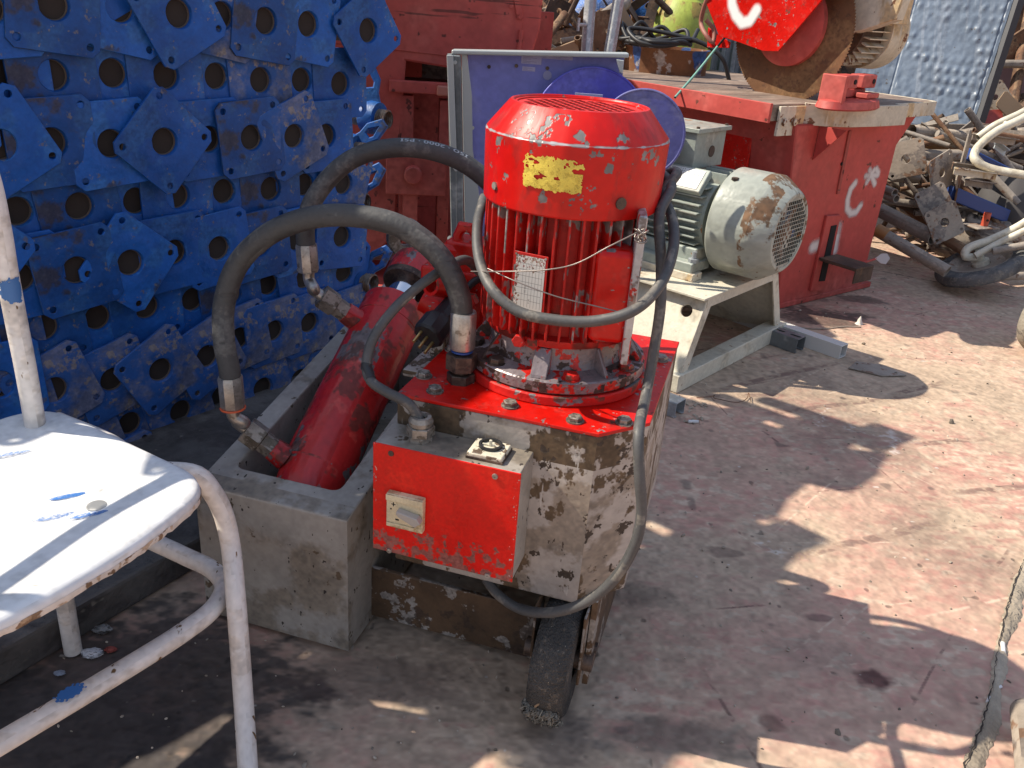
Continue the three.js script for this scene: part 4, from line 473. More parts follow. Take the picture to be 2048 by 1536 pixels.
  // loose plug behind the tank
  { const a = onZ(880, 640, -0.19), b = onZ(842, 690, -0.14), d = b.clone().sub(a).normalize(), pl = part('plug', along(lathe([[0.008, -0.055], [0.014, -0.05], [0.017, -0.01], [0.024, 0.0], [0.025, 0.03], [0.022, 0.034], [0, 0.034]], 10), a.clone().addScaledVector(d, -0.02), a.clone().addScaledVector(d, 0.03)), M.black, u); const r = V(0.7, 0.6, 0.3).cross(d).normalize(); for (const k of [-1, 0, 1]) { const s = a.clone().addScaledVector(d, 0.036).addScaledVector(r, k * 0.012); part('plug_pin', bar(s, s.clone().addScaledVector(d, 0.026), 0.0025, 10), M.brass, pl); } part('plug_cable', sweep([a.clone().addScaledVector(d, -0.05), a.clone().addScaledVector(d, -0.09).add(V(0.02, 0.01, 0)), V(0.05, 0.52, -0.3), V(0.08, 0.47, -0.33)], 0.006, 30, 10), M.black, pl); }
  // red valve block left of the motor
  { const c = onZ(925, 560, -0.30), vb = part('valve_block', [box(0.07, 0.16, 0.06, c.x + 0.012, c.y - 0.01, c.z, 0.006), box(0.10, 0.03, 0.05, c.x - 0.01, c.y + 0.01, c.z + 0.01, 0.005), mv(cyl(0.022, 0.05, 24).rotateZ(R(70)), c.x - 0.03, c.y - 0.04, c.z + 0.03)], M.red, u);
    const p = onZ(925, 480, -0.29); part('valve_lug', slab(holeAt(polyShape([[-0.018, -0.05], [0.028, -0.05], [0.028, 0.01], [0.018, 0.03], [-0.004, 0.03], [-0.012, 0.01]]), 0.01, 0.008, 0.008), 0.014, 0.003).translate(p.x, p.y, p.z), M.red, vb);
    const n = onZ(926, 518, -0.25); part('valve_nut', [along(hex(0.017, 0.022), n, n.clone().add(V(-0.03, 0.01, 0.03)))], M.redDirty, vb); const k = onZ(893, 575, -0.23); part('pipe_stub', along(lathe([[0.011, -0.02], [0.016, -0.02], [0.016, 0.02], [0.011, 0.02], [0.011, -0.02]], 24), k, k.clone().add(V(-0.012, 0.01, 0.03))), M.red, vb); part('valve_bolt', [mv(hex(0.011, 0.03).rotateX(Math.PI / 2), k.x + 0.01, k.y - 0.045, k.z), mv(hex(0.012, 0.02).rotateX(Math.PI / 2), k.x + 0.035, k.y - 0.02, k.z - 0.02)], M.redDirty, vb);
    part('tank_bracket', [box(0.03, 0.05, 0.04, -0.03, 0.44, -0.24, 0.004), box(0.05, 0.012, 0.09, -0.045, 0.40, -0.22, 0.003)], M.grey, u); }
  // lashing wire
  { const P = [[942, 543, 0.12], [1010, 543, 0.145], [1090, 540, 0.15], [1150, 528, 0.145], [1220, 492, 0.14], [1276, 464, 0.125]].map(([x, y, z]) => onZ(x, y, mz + z)), Q = [[975, 537, 0.13], [1030, 562, 0.148], [1110, 592, 0.15], [1190, 612, 0.14], [1255, 628, 0.135]].map(([x, y, z]) => onZ(x, y, mz + z)), e = P[5]; const knot = []; for (let k = 0; k < 22; k++) knot.push(e.clone().add(V(0.006 * Math.cos(k * 1.7) + 0.0004 * k, -0.004 + 0.008 * Math.sin(k * 1.1), 0.005 * Math.sin(k * 1.7)))); part('lashing_wire', [sweep(P, 0.0009, 60, 6), sweep(Q, 0.0009, 60, 6), sweep(knot, 0.0009, 120, 6)], M.wire, u); }
}
// ---------- white metal chair ----------
{
  const SH = 0.40, F1 = onLevel(428, 958, SH), B1 = onLevel(85, 800, SH), o = thing('metal_chair', 'white painted metal chair with tube legs, chipped and scuffed blue', 'chair', V(F1.x, 0, F1.z));
  const g = (p) => p.clone().sub(o.position), f1 = g(F1), b1 = g(B1), back = b1.clone().sub(f1).setY(0).normalize(), left = V(back.z, 0, -back.x); if (left.z < 0) left.negate(); left.add(V(0.06, 0, 0)).normalize();
  const wd = 0.40, dp = f1.distanceTo(b1), f2 = f1.clone().addScaledVector(left, wd), b2 = b1.clone().addScaledVector(left, wd * 0.9);
  // seat outline: rounded corners, front edge bowed out
  const corner = (p, q, r, rad) => { const a = q.clone().addScaledVector(p.clone().sub(q).normalize(), rad), c = q.clone().addScaledVector(r.clone().sub(q).normalize(), rad), out = []; for (let k = 0; k <= 10; k++) { const t = k / 10; out.push(a.clone().multiplyScalar((1 - t) * (1 - t)).addScaledVector(q, 2 * t * (1 - t)).addScaledVector(c, t * t)); } return out; };
  const cs = [f1, f2, b2, b1], rads = [0.052, 0.052, 0.07, 0.07]; let out = []; cs.forEach((q, i) => out.push(...corner(cs[(i + 3) % 4], q, cs[(i + 1) % 4], rads[i]))); const frontMid = f1.clone().lerp(f2, 0.5);
  const ring = new THREE.CatmullRomCurve3(out, true, 'centripetal').getSpacedPoints(160).slice(0, 160), cen = f1.clone().add(f2).add(b1).add(b2).multiplyScalar(0.25);
  ring.forEach((p) => { const d = p.clone().sub(frontMid), s = d.dot(left) / (wd / 2), dd = -d.dot(back); if (Math.abs(dd) < 0.03) p.addScaledVector(back, -0.030 * Math.max(0, 1 - s * s)); });
  const P = [], I = [], rhos = [0.02, 0.2, 0.4, 0.55, 0.7, 0.8, 0.87, 0.92, 0.955, 0.98, 0.994, 1, 0.998, 0.985]; const drop = [-0.010, -0.0098, -0.0085, -0.0065, -0.0035, -0.0015, 0, 0.0003, -0.0004, -0.0025, -0.006, -0.011, -0.018, -0.017], jag = rng(21), jn = ring.map((_, i) => 0.002 * (jag() - 0.5));
  rhos.forEach((r, k) => ring.forEach((p, i) => { const q = cen.clone().lerp(p, r); P.push(q.x, q.y + drop[k] + (k > 11 ? jn[i] * 1.4 : 0), q.z); }));
  const n = ring.length; for (let k = 0; k + 1 < rhos.length; k++) for (let i = 0; i < n; i++) { const a = k * n + i, b = k * n + (i + 1) % n; I.push(a, a + n, b, b, a + n, b + n); } const c0 = P.length / 3; P.push(cen.x, cen.y - 0.010, cen.z); for (let i = 0; i < n; i++) I.push(c0, i, (i + 1) % n);
  const sg = new THREE.BufferGeometry(); sg.setAttribute('position', new THREE.Float32BufferAttribute(P, 3)); sg.setIndex(I); sg.computeVertexNormals(); const seat = part('seat', sg, M.white, o); { const P2 = [], I2 = []; [[1.0015, -0.0112], [1.0005, -0.0185], [0.984, -0.0178]].forEach(([r, y]) => ring.forEach((p, i) => { const q = cen.clone().lerp(p, r); P2.push(q.x, q.y + y + (y < -0.012 ? jn[i] * 1.6 : jn[i] * 0.8), q.z); })); for (let k = 0; k < 2; k++) for (let i = 0; i < n; i++) { const a = k * n + i, b = k * n + (i + 1) % n; I2.push(a, a + n, b, b, a + n, b + n); } const eg = new THREE.BufferGeometry(); eg.setAttribute('position', new THREE.Float32BufferAttribute(P2, 3)); eg.setIndex(I2); eg.computeVertexNormals(); part('seat_edge', eg, M.seatEdge, o, 'chipped rusty lip of the seat'); }
  // rivet and blue scuffs on the seat
  const rv = g(onLevel(192, 1003, SH)); part('rivet', mv(lathe([[0.011, 0], [0.0105, 0.0014], [0.006, 0.0028], [0, 0.0032]], 24), rv.x, SH - 0.0062, rv.z), plain([0.5, 0.5, 0.48], 0.35, 0.6), seat);
  const sn = fbm(128, 71, 20, 30, 3); const scuff = (x0, y0, x1, y1, w, thr) => { const a = g(onLevel(x0, y0, SH)), b = g(onLevel(x1, y1, SH)), L = a.distanceTo(b), pr = print(L, w, (x, y) => (Math.abs(y) / (w / 2) < Math.sqrt(Math.max(0, 1 - (2 * x / L) ** 2)) * 0.9 && sn[Math.floor((y / w + 0.5) * 127) * 128 + Math.floor((x / L + 0.5) * 127)] > thr ? 0.9 : 0), M.scuffBlue); const X = b.clone().sub(a).setY(0).normalize(), m = a.clone().lerp(b, 0.5); m.y = SH - 0.0035 - (m.distanceTo(cen) < 0.1 ? 0.004 : 0.001); part('blue_scuff', pr.g.applyMatrix4(frameOf(m, X, V(X.z, 0, -X.x), V(0, 1, 0))), pr.m, seat, null, true); };
  scuff(96, 988, 172, 974, 0.010, -1.2); scuff(60, 1030, 168, 1012, 0.012, 0.35); scuff(138, 1030, 215, 1014, 0.010, -0.6); scuff(-20, 908, 62, 893, 0.008, -0.3);
  // tubes
  const r = 0.0128, gl = (x, y, h) => g(onLevel(x, y, h)), mirror = (p) => { const m = f1.clone().lerp(f2, 0.5), d = p.clone().sub(m).dot(left); return p.clone().addScaledVector(left, -2 * d); };
  const under = SH - 0.022, legTop = f1.clone().addScaledVector(back, 0.05).addScaledVector(left, 0.0).setY(under);
  const frontLeg = [b1.clone().addScaledVector(back, -0.03).addScaledVector(left, 0.002).setY(under), f1.clone().lerp(b1, 0.55).addScaledVector(left, 0.001).setY(under + 0.002), f1.clone().addScaledVector(back, 0.12).addScaledVector(left, 0.016).setY(under), gl(392, 950, SH - 0.030), gl(423, 982, SH - 0.055), gl(446, 1026, SH - 0.09), gl(461, 1090, SH - 0.135), gl(472, 1200, SH - 0.19), gl(487, 1400, 0.09), gl(499, 1590, 0.004)];
  const rearFoot = g(onLevel(147, 1306, 0)), rearLeg = [rearFoot.clone().setY(0.004), gl(66, 822, SH - 0.01), gl(45, 700, SH + 0.08), gl(22, 560, SH + 0.17), gl(2, 450, SH + 0.23), gl(-40, 330, SH + 0.30), gl(-130, 240, SH + 0.345)];
  // rear leg stays in one leaning plane: rebuild its points on the plane through foot and seat
  { const pn = back.clone().multiplyScalar(0.25).addScaledVector(left, 1).normalize(), W0 = rearFoot.clone().add(o.position); const px = [[66, 822], [50, 730], [34, 650], [14, 545], [-4, 440], [-28, 340]]; px.forEach(([x, y], i) => { rearLeg[i + 1] = g(onPlane(x, y, W0, pn)); }); const e = rearLeg[6]; rearLeg.length = 7; rearLeg.push(e.clone().add(V(-0.05, 0.20, 0)), e.clone().addScaledVector(left, 0.02).add(V(-0.06, 0.26, 0)), e.clone().addScaledVector(left, 0.06).add(V(-0.063, 0.285, 0)), e.clone().addScaledVector(left, 0.17).add(V(-0.064, 0.29, 0))); }
  part('leg', sweep(frontLeg, r, 90, 16), M.whiteTube, o); part('leg', sweep(frontLeg.map(mirror), r, 90, 16), M.whiteTube, o);
  part('rear_post', sweep(rearLeg, r, 90, 16), M.whiteTube, o); part('rear_post', sweep(rearLeg.map(mirror), r, 90, 16), M.whiteTube, o);
  // bent stretcher: from the rear, round the front leg, along the front
  const sy = 0.195, s0 = gl(450, 1165, sy), st = [gl(215, 1043, sy + 0.02), gl(310, 1085, sy + 0.005), gl(375, 1115, sy), gl(425, 1140, sy), gl(448, 1172, sy), gl(428, 1215, sy), gl(370, 1262, sy), gl(200, 1368, sy), gl(0, 1487, sy)]; const ex = st[8].clone().sub(st[7]).normalize(); st.push(st[8].clone().addScaledVector(ex, 0.10));
  part('stretcher', sweep(st, r * 0.98, 120, 16), M.whiteTube, o); part('weld', mv(new THREE.SphereGeometry(0.011, 12, 8).scale(0.7, 1.3, 1), ...s0.clone().add(V(0.012, 0, 0)).toArray()), M.whiteTube, o);
  const bs = gl(140, 1386, sy + 0.013), pr = print(0.034, 0.02, (x, y) => (Math.hypot(x / 0.017, y / 0.010) < 0.95 + 0.25 * Math.sin(x * 900) * Math.sin(y * 800) ? 0.95 : 0), M.scuffBlue), X = ex.clone().negate();
  part('blue_scuff', pr.g.applyMatrix4(frameOf(bs.add(V(0, 0.0008, 0)), X, V(X.z, 0, -X.x), V(0, 1, 0))), pr.m, o, null, true);
  // back: a low rail between the posts, out of the picture
  { const a = rearLeg[6].clone(), b = mirror(a); part('back_rail', sweep([a, a.clone().lerp(b, 0.5).addScaledVector(back, 0.03), b], 0.011, 30, 12), M.whiteTube, o);
    const c = rearLeg[3], d = rearLeg[4], m = c.clone().lerp(d, 0.72); const tg = d.clone().sub(c).normalize(), fw = EYE.clone().sub(m).sub(o.position).normalize(), sx = V().crossVectors(tg, fw).normalize(), sz = V().crossVectors(sx, tg), pf = fbm(64, 12, 6, 6, 4), pp = [], pi = []; 
    for (let i = 0; i <= 40; i++) for (let j = 0; j <= 40; j++) { const a = (j / 40 - 0.5) * 2.2, q = m.clone().addScaledVector(tg, (i / 40 - 0.5) * 0.034).addScaledVector(sx, r * 1.03 * Math.sin(a)).addScaledVector(sz, r * 1.03 * Math.cos(a)); pp.push(q.x, q.y, q.z); const e = 1.15 - Math.hypot(i / 20 - 1, j / 20 - 1) + 0.25 * pf[i * 64 + j]; if (i < 40 && j < 40 && e > 0.2) { const k = i * 41 + j; pi.push(k, k + 41, k + 1, k + 1, k + 41, k + 42); } }
    const pg = new THREE.BufferGeometry(); pg.setAttribute('position', new THREE.Float32BufferAttribute(pp, 3)); pg.setIndex(pi); pg.computeVertexNormals(); part('blue_smear', pg, plain([0.05, 0.15, 0.36], 0.55), o, 'smear of blue paint'); }
}
// ---------- red cut-off saw ----------
{
  const S1 = onLevel(1553, 619, 0), S2 = onLevel(1721, 578, 0), f = S2.clone().sub(S1).normalize(), n = V(-f.z, 0, f.x), W0 = S1.distanceTo(S2), YW = Math.atan2(-f.z, f.x);
  const o = thing('cutoff_saw', 'large red cut-off saw with toothed blade and white sprayed marks', 'saw', S1, YW); o.updateMatrixWorld(true); const inv = o.matrixWorld.clone().invert(), loc = (p) => p.clone().applyMatrix4(inv);
  const onF = (x, y, d) => loc(onPlane(x, y, S1.clone().addScaledVector(n, d), n)), onS = (x, y, a) => loc(onPlane(x, y, S1.clone().addScaledVector(f, a), f)), lev = (x, y, h) => loc(onLevel(x, y, h));
  const topY = 0.635, xL = -0.10, xR = W0, dep = 1.15;
  // cabinet: narrow at the foot on the left side
  const fr = polyShape([[0, 0.004], [xR, 0.004], [xR, topY], [xL, topY]]); const cab = part('cabinet', slab(fr, dep, 0.004).translate(0, 0, -dep), M.redSaw, o);
  part('base_lip', box(W0 + 0.06, 0.02, 0.05, W0 / 2 + 0.03, 0.012, -0.02, 0.003), M.redSaw, o);
  // vertical seam: recessed strip and raised rib
  const se0 = onF(1700, 262, 0.004), se1 = onF(1676, 388, 0.004); part('seam_strip', slab(polyShape([[se0.x - 0.006, se0.y], [se0.x + 0.01, se0.y], [se1.x + 0.008, se1.y], [se1.x - 0.008, se1.y]]), 0.006, 0.001).translate(0, 0, 0.0), M.redOld, o, 'dark seam down the front');
  const sh0 = onF(1684, 328, 0.003); part('seam_hole', mv(cyl(0.006, 0.004, 12).rotateX(Math.PI / 2), sh0.x, sh0.y, 0.003), M.dark, cab);
  // slotted plate
  const q = [[1655, 432], [1682, 430], [1652, 582], [1622, 582]].map(([x, y]) => onF(x, y, 0.012)); part('slot_plate', slab(polyShape(q.map((p) => [p.x, p.y])), 0.012, 0.002), M.redSaw, o); const sl = [[1663, 452], [1674, 450], [1650, 562], [1638, 563]].map(([x, y]) => onF(x, y, 0.014)); part('slot', slab(polyShape(sl.map((p) => [p.x, p.y])), 0.003, 0.0005).translate(0, 0, 0.0115), M.dark, cab);
  // pedal
  { const a = onF(1655, 512, 0.03), g = new THREE.BufferGeometry(); const pd = part('pedal', [box(0.11, 0.012, 0.15, a.x + 0.03, a.y - 0.012, 0.09, 0.003), box(0.11, 0.05, 0.006, a.x + 0.03, a.y - 0.036, 0.162, 0.002)], M.rustDark, o); part('pedal_rod', bar(V(a.x + 0.05, a.y - 0.02, 0.11), V(a.x + 0.15, a.y + 0.0, 0.13), 0.004, 8), M.redSaw, pd); const b = polyShape([[0, 0], [0.05, 0.012], [0.085, 0.008], [0.09, -0.012], [0.05, -0.03], [0.02, -0.022]]); part('torn_tag', slab(b, 0.0015, 0.0004).rotateX(R(-40)).translate(a.x + 0.14, a.y + 0.002, 0.13), plain([0.42, 0.36, 0.34], 0.7), pd); }
  // sprayed white marks
  { const spray = (pts, w, soft) => (x, y) => { let d = 9; for (const l of pts) d = Math.min(d, lineD(x, y, l)); return 0.92 * (1 - sst(w * 0.35, w + soft, d)); };
    const mk = (cx, cy, ww, hh, lines, w, soft) => { const c = onF(cx, cy, 0.0), pr = print(ww, hh, (x, y) => { const m = lines.map((l) => l.map(([a, b]) => { const p = onF(a, b, 0.0); return [p.x - c.x, p.y - c.y]; })); return 0; }, M.sprayWhite, 8); void pr; const L = lines.map((l) => l.map(([a, b]) => { const p = onF(a, b, 0); return [p.x - c.x, p.y - c.y]; })); const fin = print(ww, hh, spray(L, w, soft), M.sprayWhite, 192); part('spray_mark', fin.g.translate(c.x, c.y, 0.0012), fin.m, cab, 'white sprayed mark', true); };
    mk(1700, 390, 0.20, 0.28, [[[1710, 366], [1701, 378], [1695, 398], [1694, 417], [1701, 427], [1712, 424], [1721, 410]]], 0.010, 0.012);
    mk(1742, 352, 0.17, 0.20, [[[1733, 364], [1748, 340]], [[1731, 352], [1755, 350]], [[1739, 340], [1749, 368]], [[1752, 338], [1756, 346]]], 0.007, 0.012);
    mk(1645, 490, 0.24, 0.20, [[[1625, 494], [1650, 484]], [[1672, 470], [1668, 500]], [[1676, 455], [1670, 485]]], 0.012, 0.022); }
  // table
  const tk = 0.045, ty = topY + 0.012; const tR = 0.76, tL = -0.20, tF = 0.02, tB = -1.55, rc = 0.16;
  const ts = new THREE.Shape(); [[tL, 0.03], [-0.03, 0.03], [0.02, -0.014], [0.10, -0.048], [0.26, -0.058], [0.42, -0.055], [0.42, -0.013], [tR - 0.02, 0.016], [tR - 0.002, 0.04], [tR - 0.002, -tB], [tL, -tB]].forEach(([x, y], k) => k ? ts.lineTo(x, y) : ts.moveTo(x, y)); ts.closePath();
  { // outline in x and depth; z = -(second value) forward positive
    const g = new THREE.ExtrudeGeometry(ts, { depth: tk, bevelEnabled: true, bevelSize: 0.003, bevelOffset: -0.003, bevelThickness: 0.003, bevelSegments: 2 }).rotateX(-Math.PI / 2).translate(0, ty + 0.0, 0); // shape y becomes -z
    part('table_top', g, M.tableTop, o); }
  // cream front rim and red side rim
  const rimS = (pts, y0, y1, t) => { const out = []; for (let i = 0; i + 1 < pts.length; i++) { const a = pts[i], b = pts[i + 1], d = Math.hypot(b[0] - a[0], b[1] - a[1]), g = box(d + t * 0.5, y1 - y0, t, 0, 0, 0, 0.002).rotateY(-Math.atan2(b[1] - a[1], b[0] - a[0])).translate((a[0] + b[0]) / 2, (y0 + y1) / 2, (a[1] + b[1]) / 2); out.push(g); } return out; };
  const y0 = ty - 0.004, y1 = ty + tk + 0.006;
  part('front_rim', rimS([[-0.03, -0.03], [0.02, 0.02], [0.10, 0.055], [0.26, 0.065], [0.42, 0.062]], y0 - 0.012, y1, 0.012), M.creamRust, o); part('right_rim', rimS([[0.425, 0.02], [tR - 0.02, -0.01], [tR + 0.004, -0.03], [tR + 0.006, -0.4]], y0 + 0.004, y1 - 0.002, 0.012), M.creamRust, o);
  part('side_rim', rimS([[tL - 0.008, -0.03], [tL - 0.008, tB]], y0 - 0.004, y1, 0.012), M.redSaw, o);
  const cr = onF(1600, 262, 0.03); part('corner_plate', [box(0.13, 0.09, 0.01, -0.11, ty - 0.002, -0.02, 0.002)], M.creamRust, o); for (const x of [-0.15, -0.10]) part('rim_bolt', mv(hex(0.011, 0.01).rotateX(Math.PI / 2), x, ty - 0.005, -0.013), M.creamRust, o);
  part('gusset', slab(polyShape([[0, 0], [0, -0.16], [0.14, 0]]), 0.008, 0.001).translate(xR + 0.002, topY + 0.005, -0.04), M.redSaw, o); part('gusset', [slab(polyShape([[0, 0], [0, -0.11], [0.10, 0]]), 0.008, 0.001).rotateY(-Math.PI / 2).translate(0.03, topY - 0.005, 0.002)], M.redSaw, o);
  part('side_flap', [box(0.008, 0.26, 0.9, -0.085, 0.50, -0.62, 0.002), box(0.008, 0.20, 0.30, -0.055, 0.36, -0.26, 0.002)], M.red, o);
  // vise on the table
  { const c = lev(1695, 216, ty + tk), y = ty + tk, ro = (g) => g.scale(1, 0.82, 1).rotateY(0.15).translate(c.x, y, c.z), vs = part('vise', [ro(lathe([[0, 0], [0.14, 0], [0.15, 0.006], [0.14, 0.032], [0.12, 0.038], [0, 0.038]], 40).scale(1.15, 1, 0.5)), ro(box(0.022, 0.10, 0.08, -0.13, 0.075, 0, 0.004)), ro(box(0.10, 0.05, 0.05, -0.07, 0.10, 0.0, 0.006)), ro(box(0.10, 0.05, 0.05, 0.07, 0.10, 0.0, 0.006)), ro(box(0.22, 0.03, 0.04, 0, 0.055, -0.02, 0.004)), ro(box(0.09, 0.02, 0.04, 0.06, 0.05, 0.03, 0.004))], M.redSaw, o); for (const x of [-0.045, 0.095]) part('vise_hole', ro(cyl(0.009, 0.004, 12).rotateX(Math.PI / 2).translate(x, 0.10, 0.026)), M.dark, vs); }
  // blade, hub, guard
  const PA = 0.11, bc = onS(1585, 62, PA), bot = onS(1590, 207, PA), br = bc.distanceTo(bot);
  const teeth = []; const nt = 150; for (let k = 0; k < nt; k++) { const a = k / nt * 2 * Math.PI; teeth.push([br * Math.cos(a), br * Math.sin(a)], [(br - 0.005) * Math.cos(a + 0.018), (br - 0.005) * Math.sin(a + 0.018)]); }
  const face = (g) => g.rotateY(-Math.PI / 2).translate(PA, bc.y, bc.z); // shape x → +z, shape y → y
  part('blade', face(slab(polyShape(teeth), 0.004, 0.0004)), M.blade, o);
  part('blade_hub', face(mv(lathe([[0, 0], [br * 0.56, 0], [br * 0.56, 0.02], [br * 0.5, 0.028], [0, 0.028]], 56).rotateX(Math.PI / 2), 0, 0.02, 0.004)), M.redSaw, o);
  const gz = PA - 0.075, gp = [[1400, -150], [1412, 0], [1440, 72], [1478, 84], [1528, 102], [1558, 103], [1590, 66], [1646, 0], [1700, -70], [1640, -200]].map(([x, y]) => onS(x, y, gz));
  part('blade_guard', [slab(polyShape(gp.map((p) => [p.z, p.y])), 0.006, 0.001).rotateY(-Math.PI / 2).translate(gz, 0, 0)], M.red, o);
  const g2 = [[1418, 55], [1440, 70], [1462, 84], [1460, 96], [1416, 95]].map(([x, y]) => onS(x, y, gz + 0.05)); part('guard_tab', slab(polyShape(g2.map((p) => [p.z, p.y])), 0.006, 0.001).rotateY(-Math.PI / 2).translate(gz + 0.05, 0, 0), M.red, o);
  part('guard_rim', [box(0.17, 0.006, 0.34, gz + 0.085, gp[3].y + 0.30, gp[3].z + 0.2, 0.002)], M.redSaw, o);
  { const c = onS(1500, 20, gz), L = [[1466, -16], [1467, 10], [1474, 30], [1487, 46], [1502, 42], [1516, 20]].map(([x, y]) => { const p = onS(x, y, gz); return [p.z - c.z, p.y - c.y]; }), pr = print(0.3, 0.3, (x, y) => 0.97 * (1 - sst(0.009, 0.026, lineD(x, y, L))), plain([0.8, 0.78, 0.77], 0.7), 192); part('spray_mark', pr.g.rotateY(-Math.PI / 2).translate(gz - 0.0078, c.y, c.z), pr.m, o.children.find((m) => m.name === 'blade_guard'), 'white sprayed curve', true); }
  // cream arm and motor behind the blade
  const ca = [[1668, 5], [1650, -60], [1800, -80], [1815, 0], [1800, 40], [1740, 60], [1716, 66], [1700, 66]].map(([x, y]) => onS(x, y, PA + 0.08)); part('arm_plate', slab(polyShape(ca.map((p) => [p.z, p.y])), 0.05, 0.003).rotateY(-Math.PI / 2).translate(PA + 0.10, 0, 0), M.creamRust, o);
  const mc = onS(1720, 60, PA + 0.22), sm = part('saw_motor', along(cyl(0.09, 0.16, 40), V(PA + 0.10, mc.y, mc.z), V(PA + 0.26, mc.y, mc.z)), M.rustDark, o); for (let k = 0; k < 30; k++) { const a = k / 30 * 2 * Math.PI; part('motor_fin', box(0.11, 0.004, 0.03, 0, 0, 0, 0.001).translate(0, 0, 0.10).rotateX(a).translate(PA + 0.165, mc.y, mc.z), M.creamRust, sm); }
  part('motor_cowl', along(lathe([[0.09, -0.06], [0.122, -0.06], [0.124, 0.04], [0.10, 0.06], [0, 0.06]], 48), V(PA + 0.22, mc.y, mc.z), V(PA + 0.34, mc.y, mc.z)), M.creamRust, o); const jb = onS(1765, 20, PA + 0.2); part('junction_box', box(0.14, 0.16, 0.15, PA + 0.18, jb.y + 0.04, jb.z + 0.0, 0.006), M.creamRust, o);
  part('pivot_bracket', [box(0.05, 0.34, 0.05, PA + 0.16, ty + 0.17, mc.z - 0.30, 0.004), box(0.18, 0.2, 0.012, PA + 0.2, ty + 0.13, mc.z - 0.22, 0.003)], M.redSaw, o); part('spring', bar(V(PA + 0.2, ty + 0.05, mc.z), V(PA + 0.16, ty + 0.22, mc.z - 0.05), 0.012), M.rustDark, o);
  // green cord tied to the guard
  const t0 = onS(1350, 195, -0.25), t1 = onS(1435, 93, gz), t2 = onS(1455, 69, gz); part('green_cord', sweep([t0, t0.clone().lerp(t1, 0.5).add(V(0, -0.004, 0)), t1], 0.0042, 20, 8), plain([0.16, 0.36, 0.3], 0.6), o); part('cord_end', bar(t1, t2, 0.004, 8), M.dark, o);
  const pw = [[1418, -10], [1408, 15], [1402, 45], [1412, 70], [1425, 85], [1428, 60], [1412, 40]].map(([x, y], i) => onS(x, y, gz - 0.01 + 0.012 * (i % 3))); part('guard_cable', sweep(pw, 0.008, 40, 8), plain([0.3, 0.12, 0.09], 0.6), o);
}
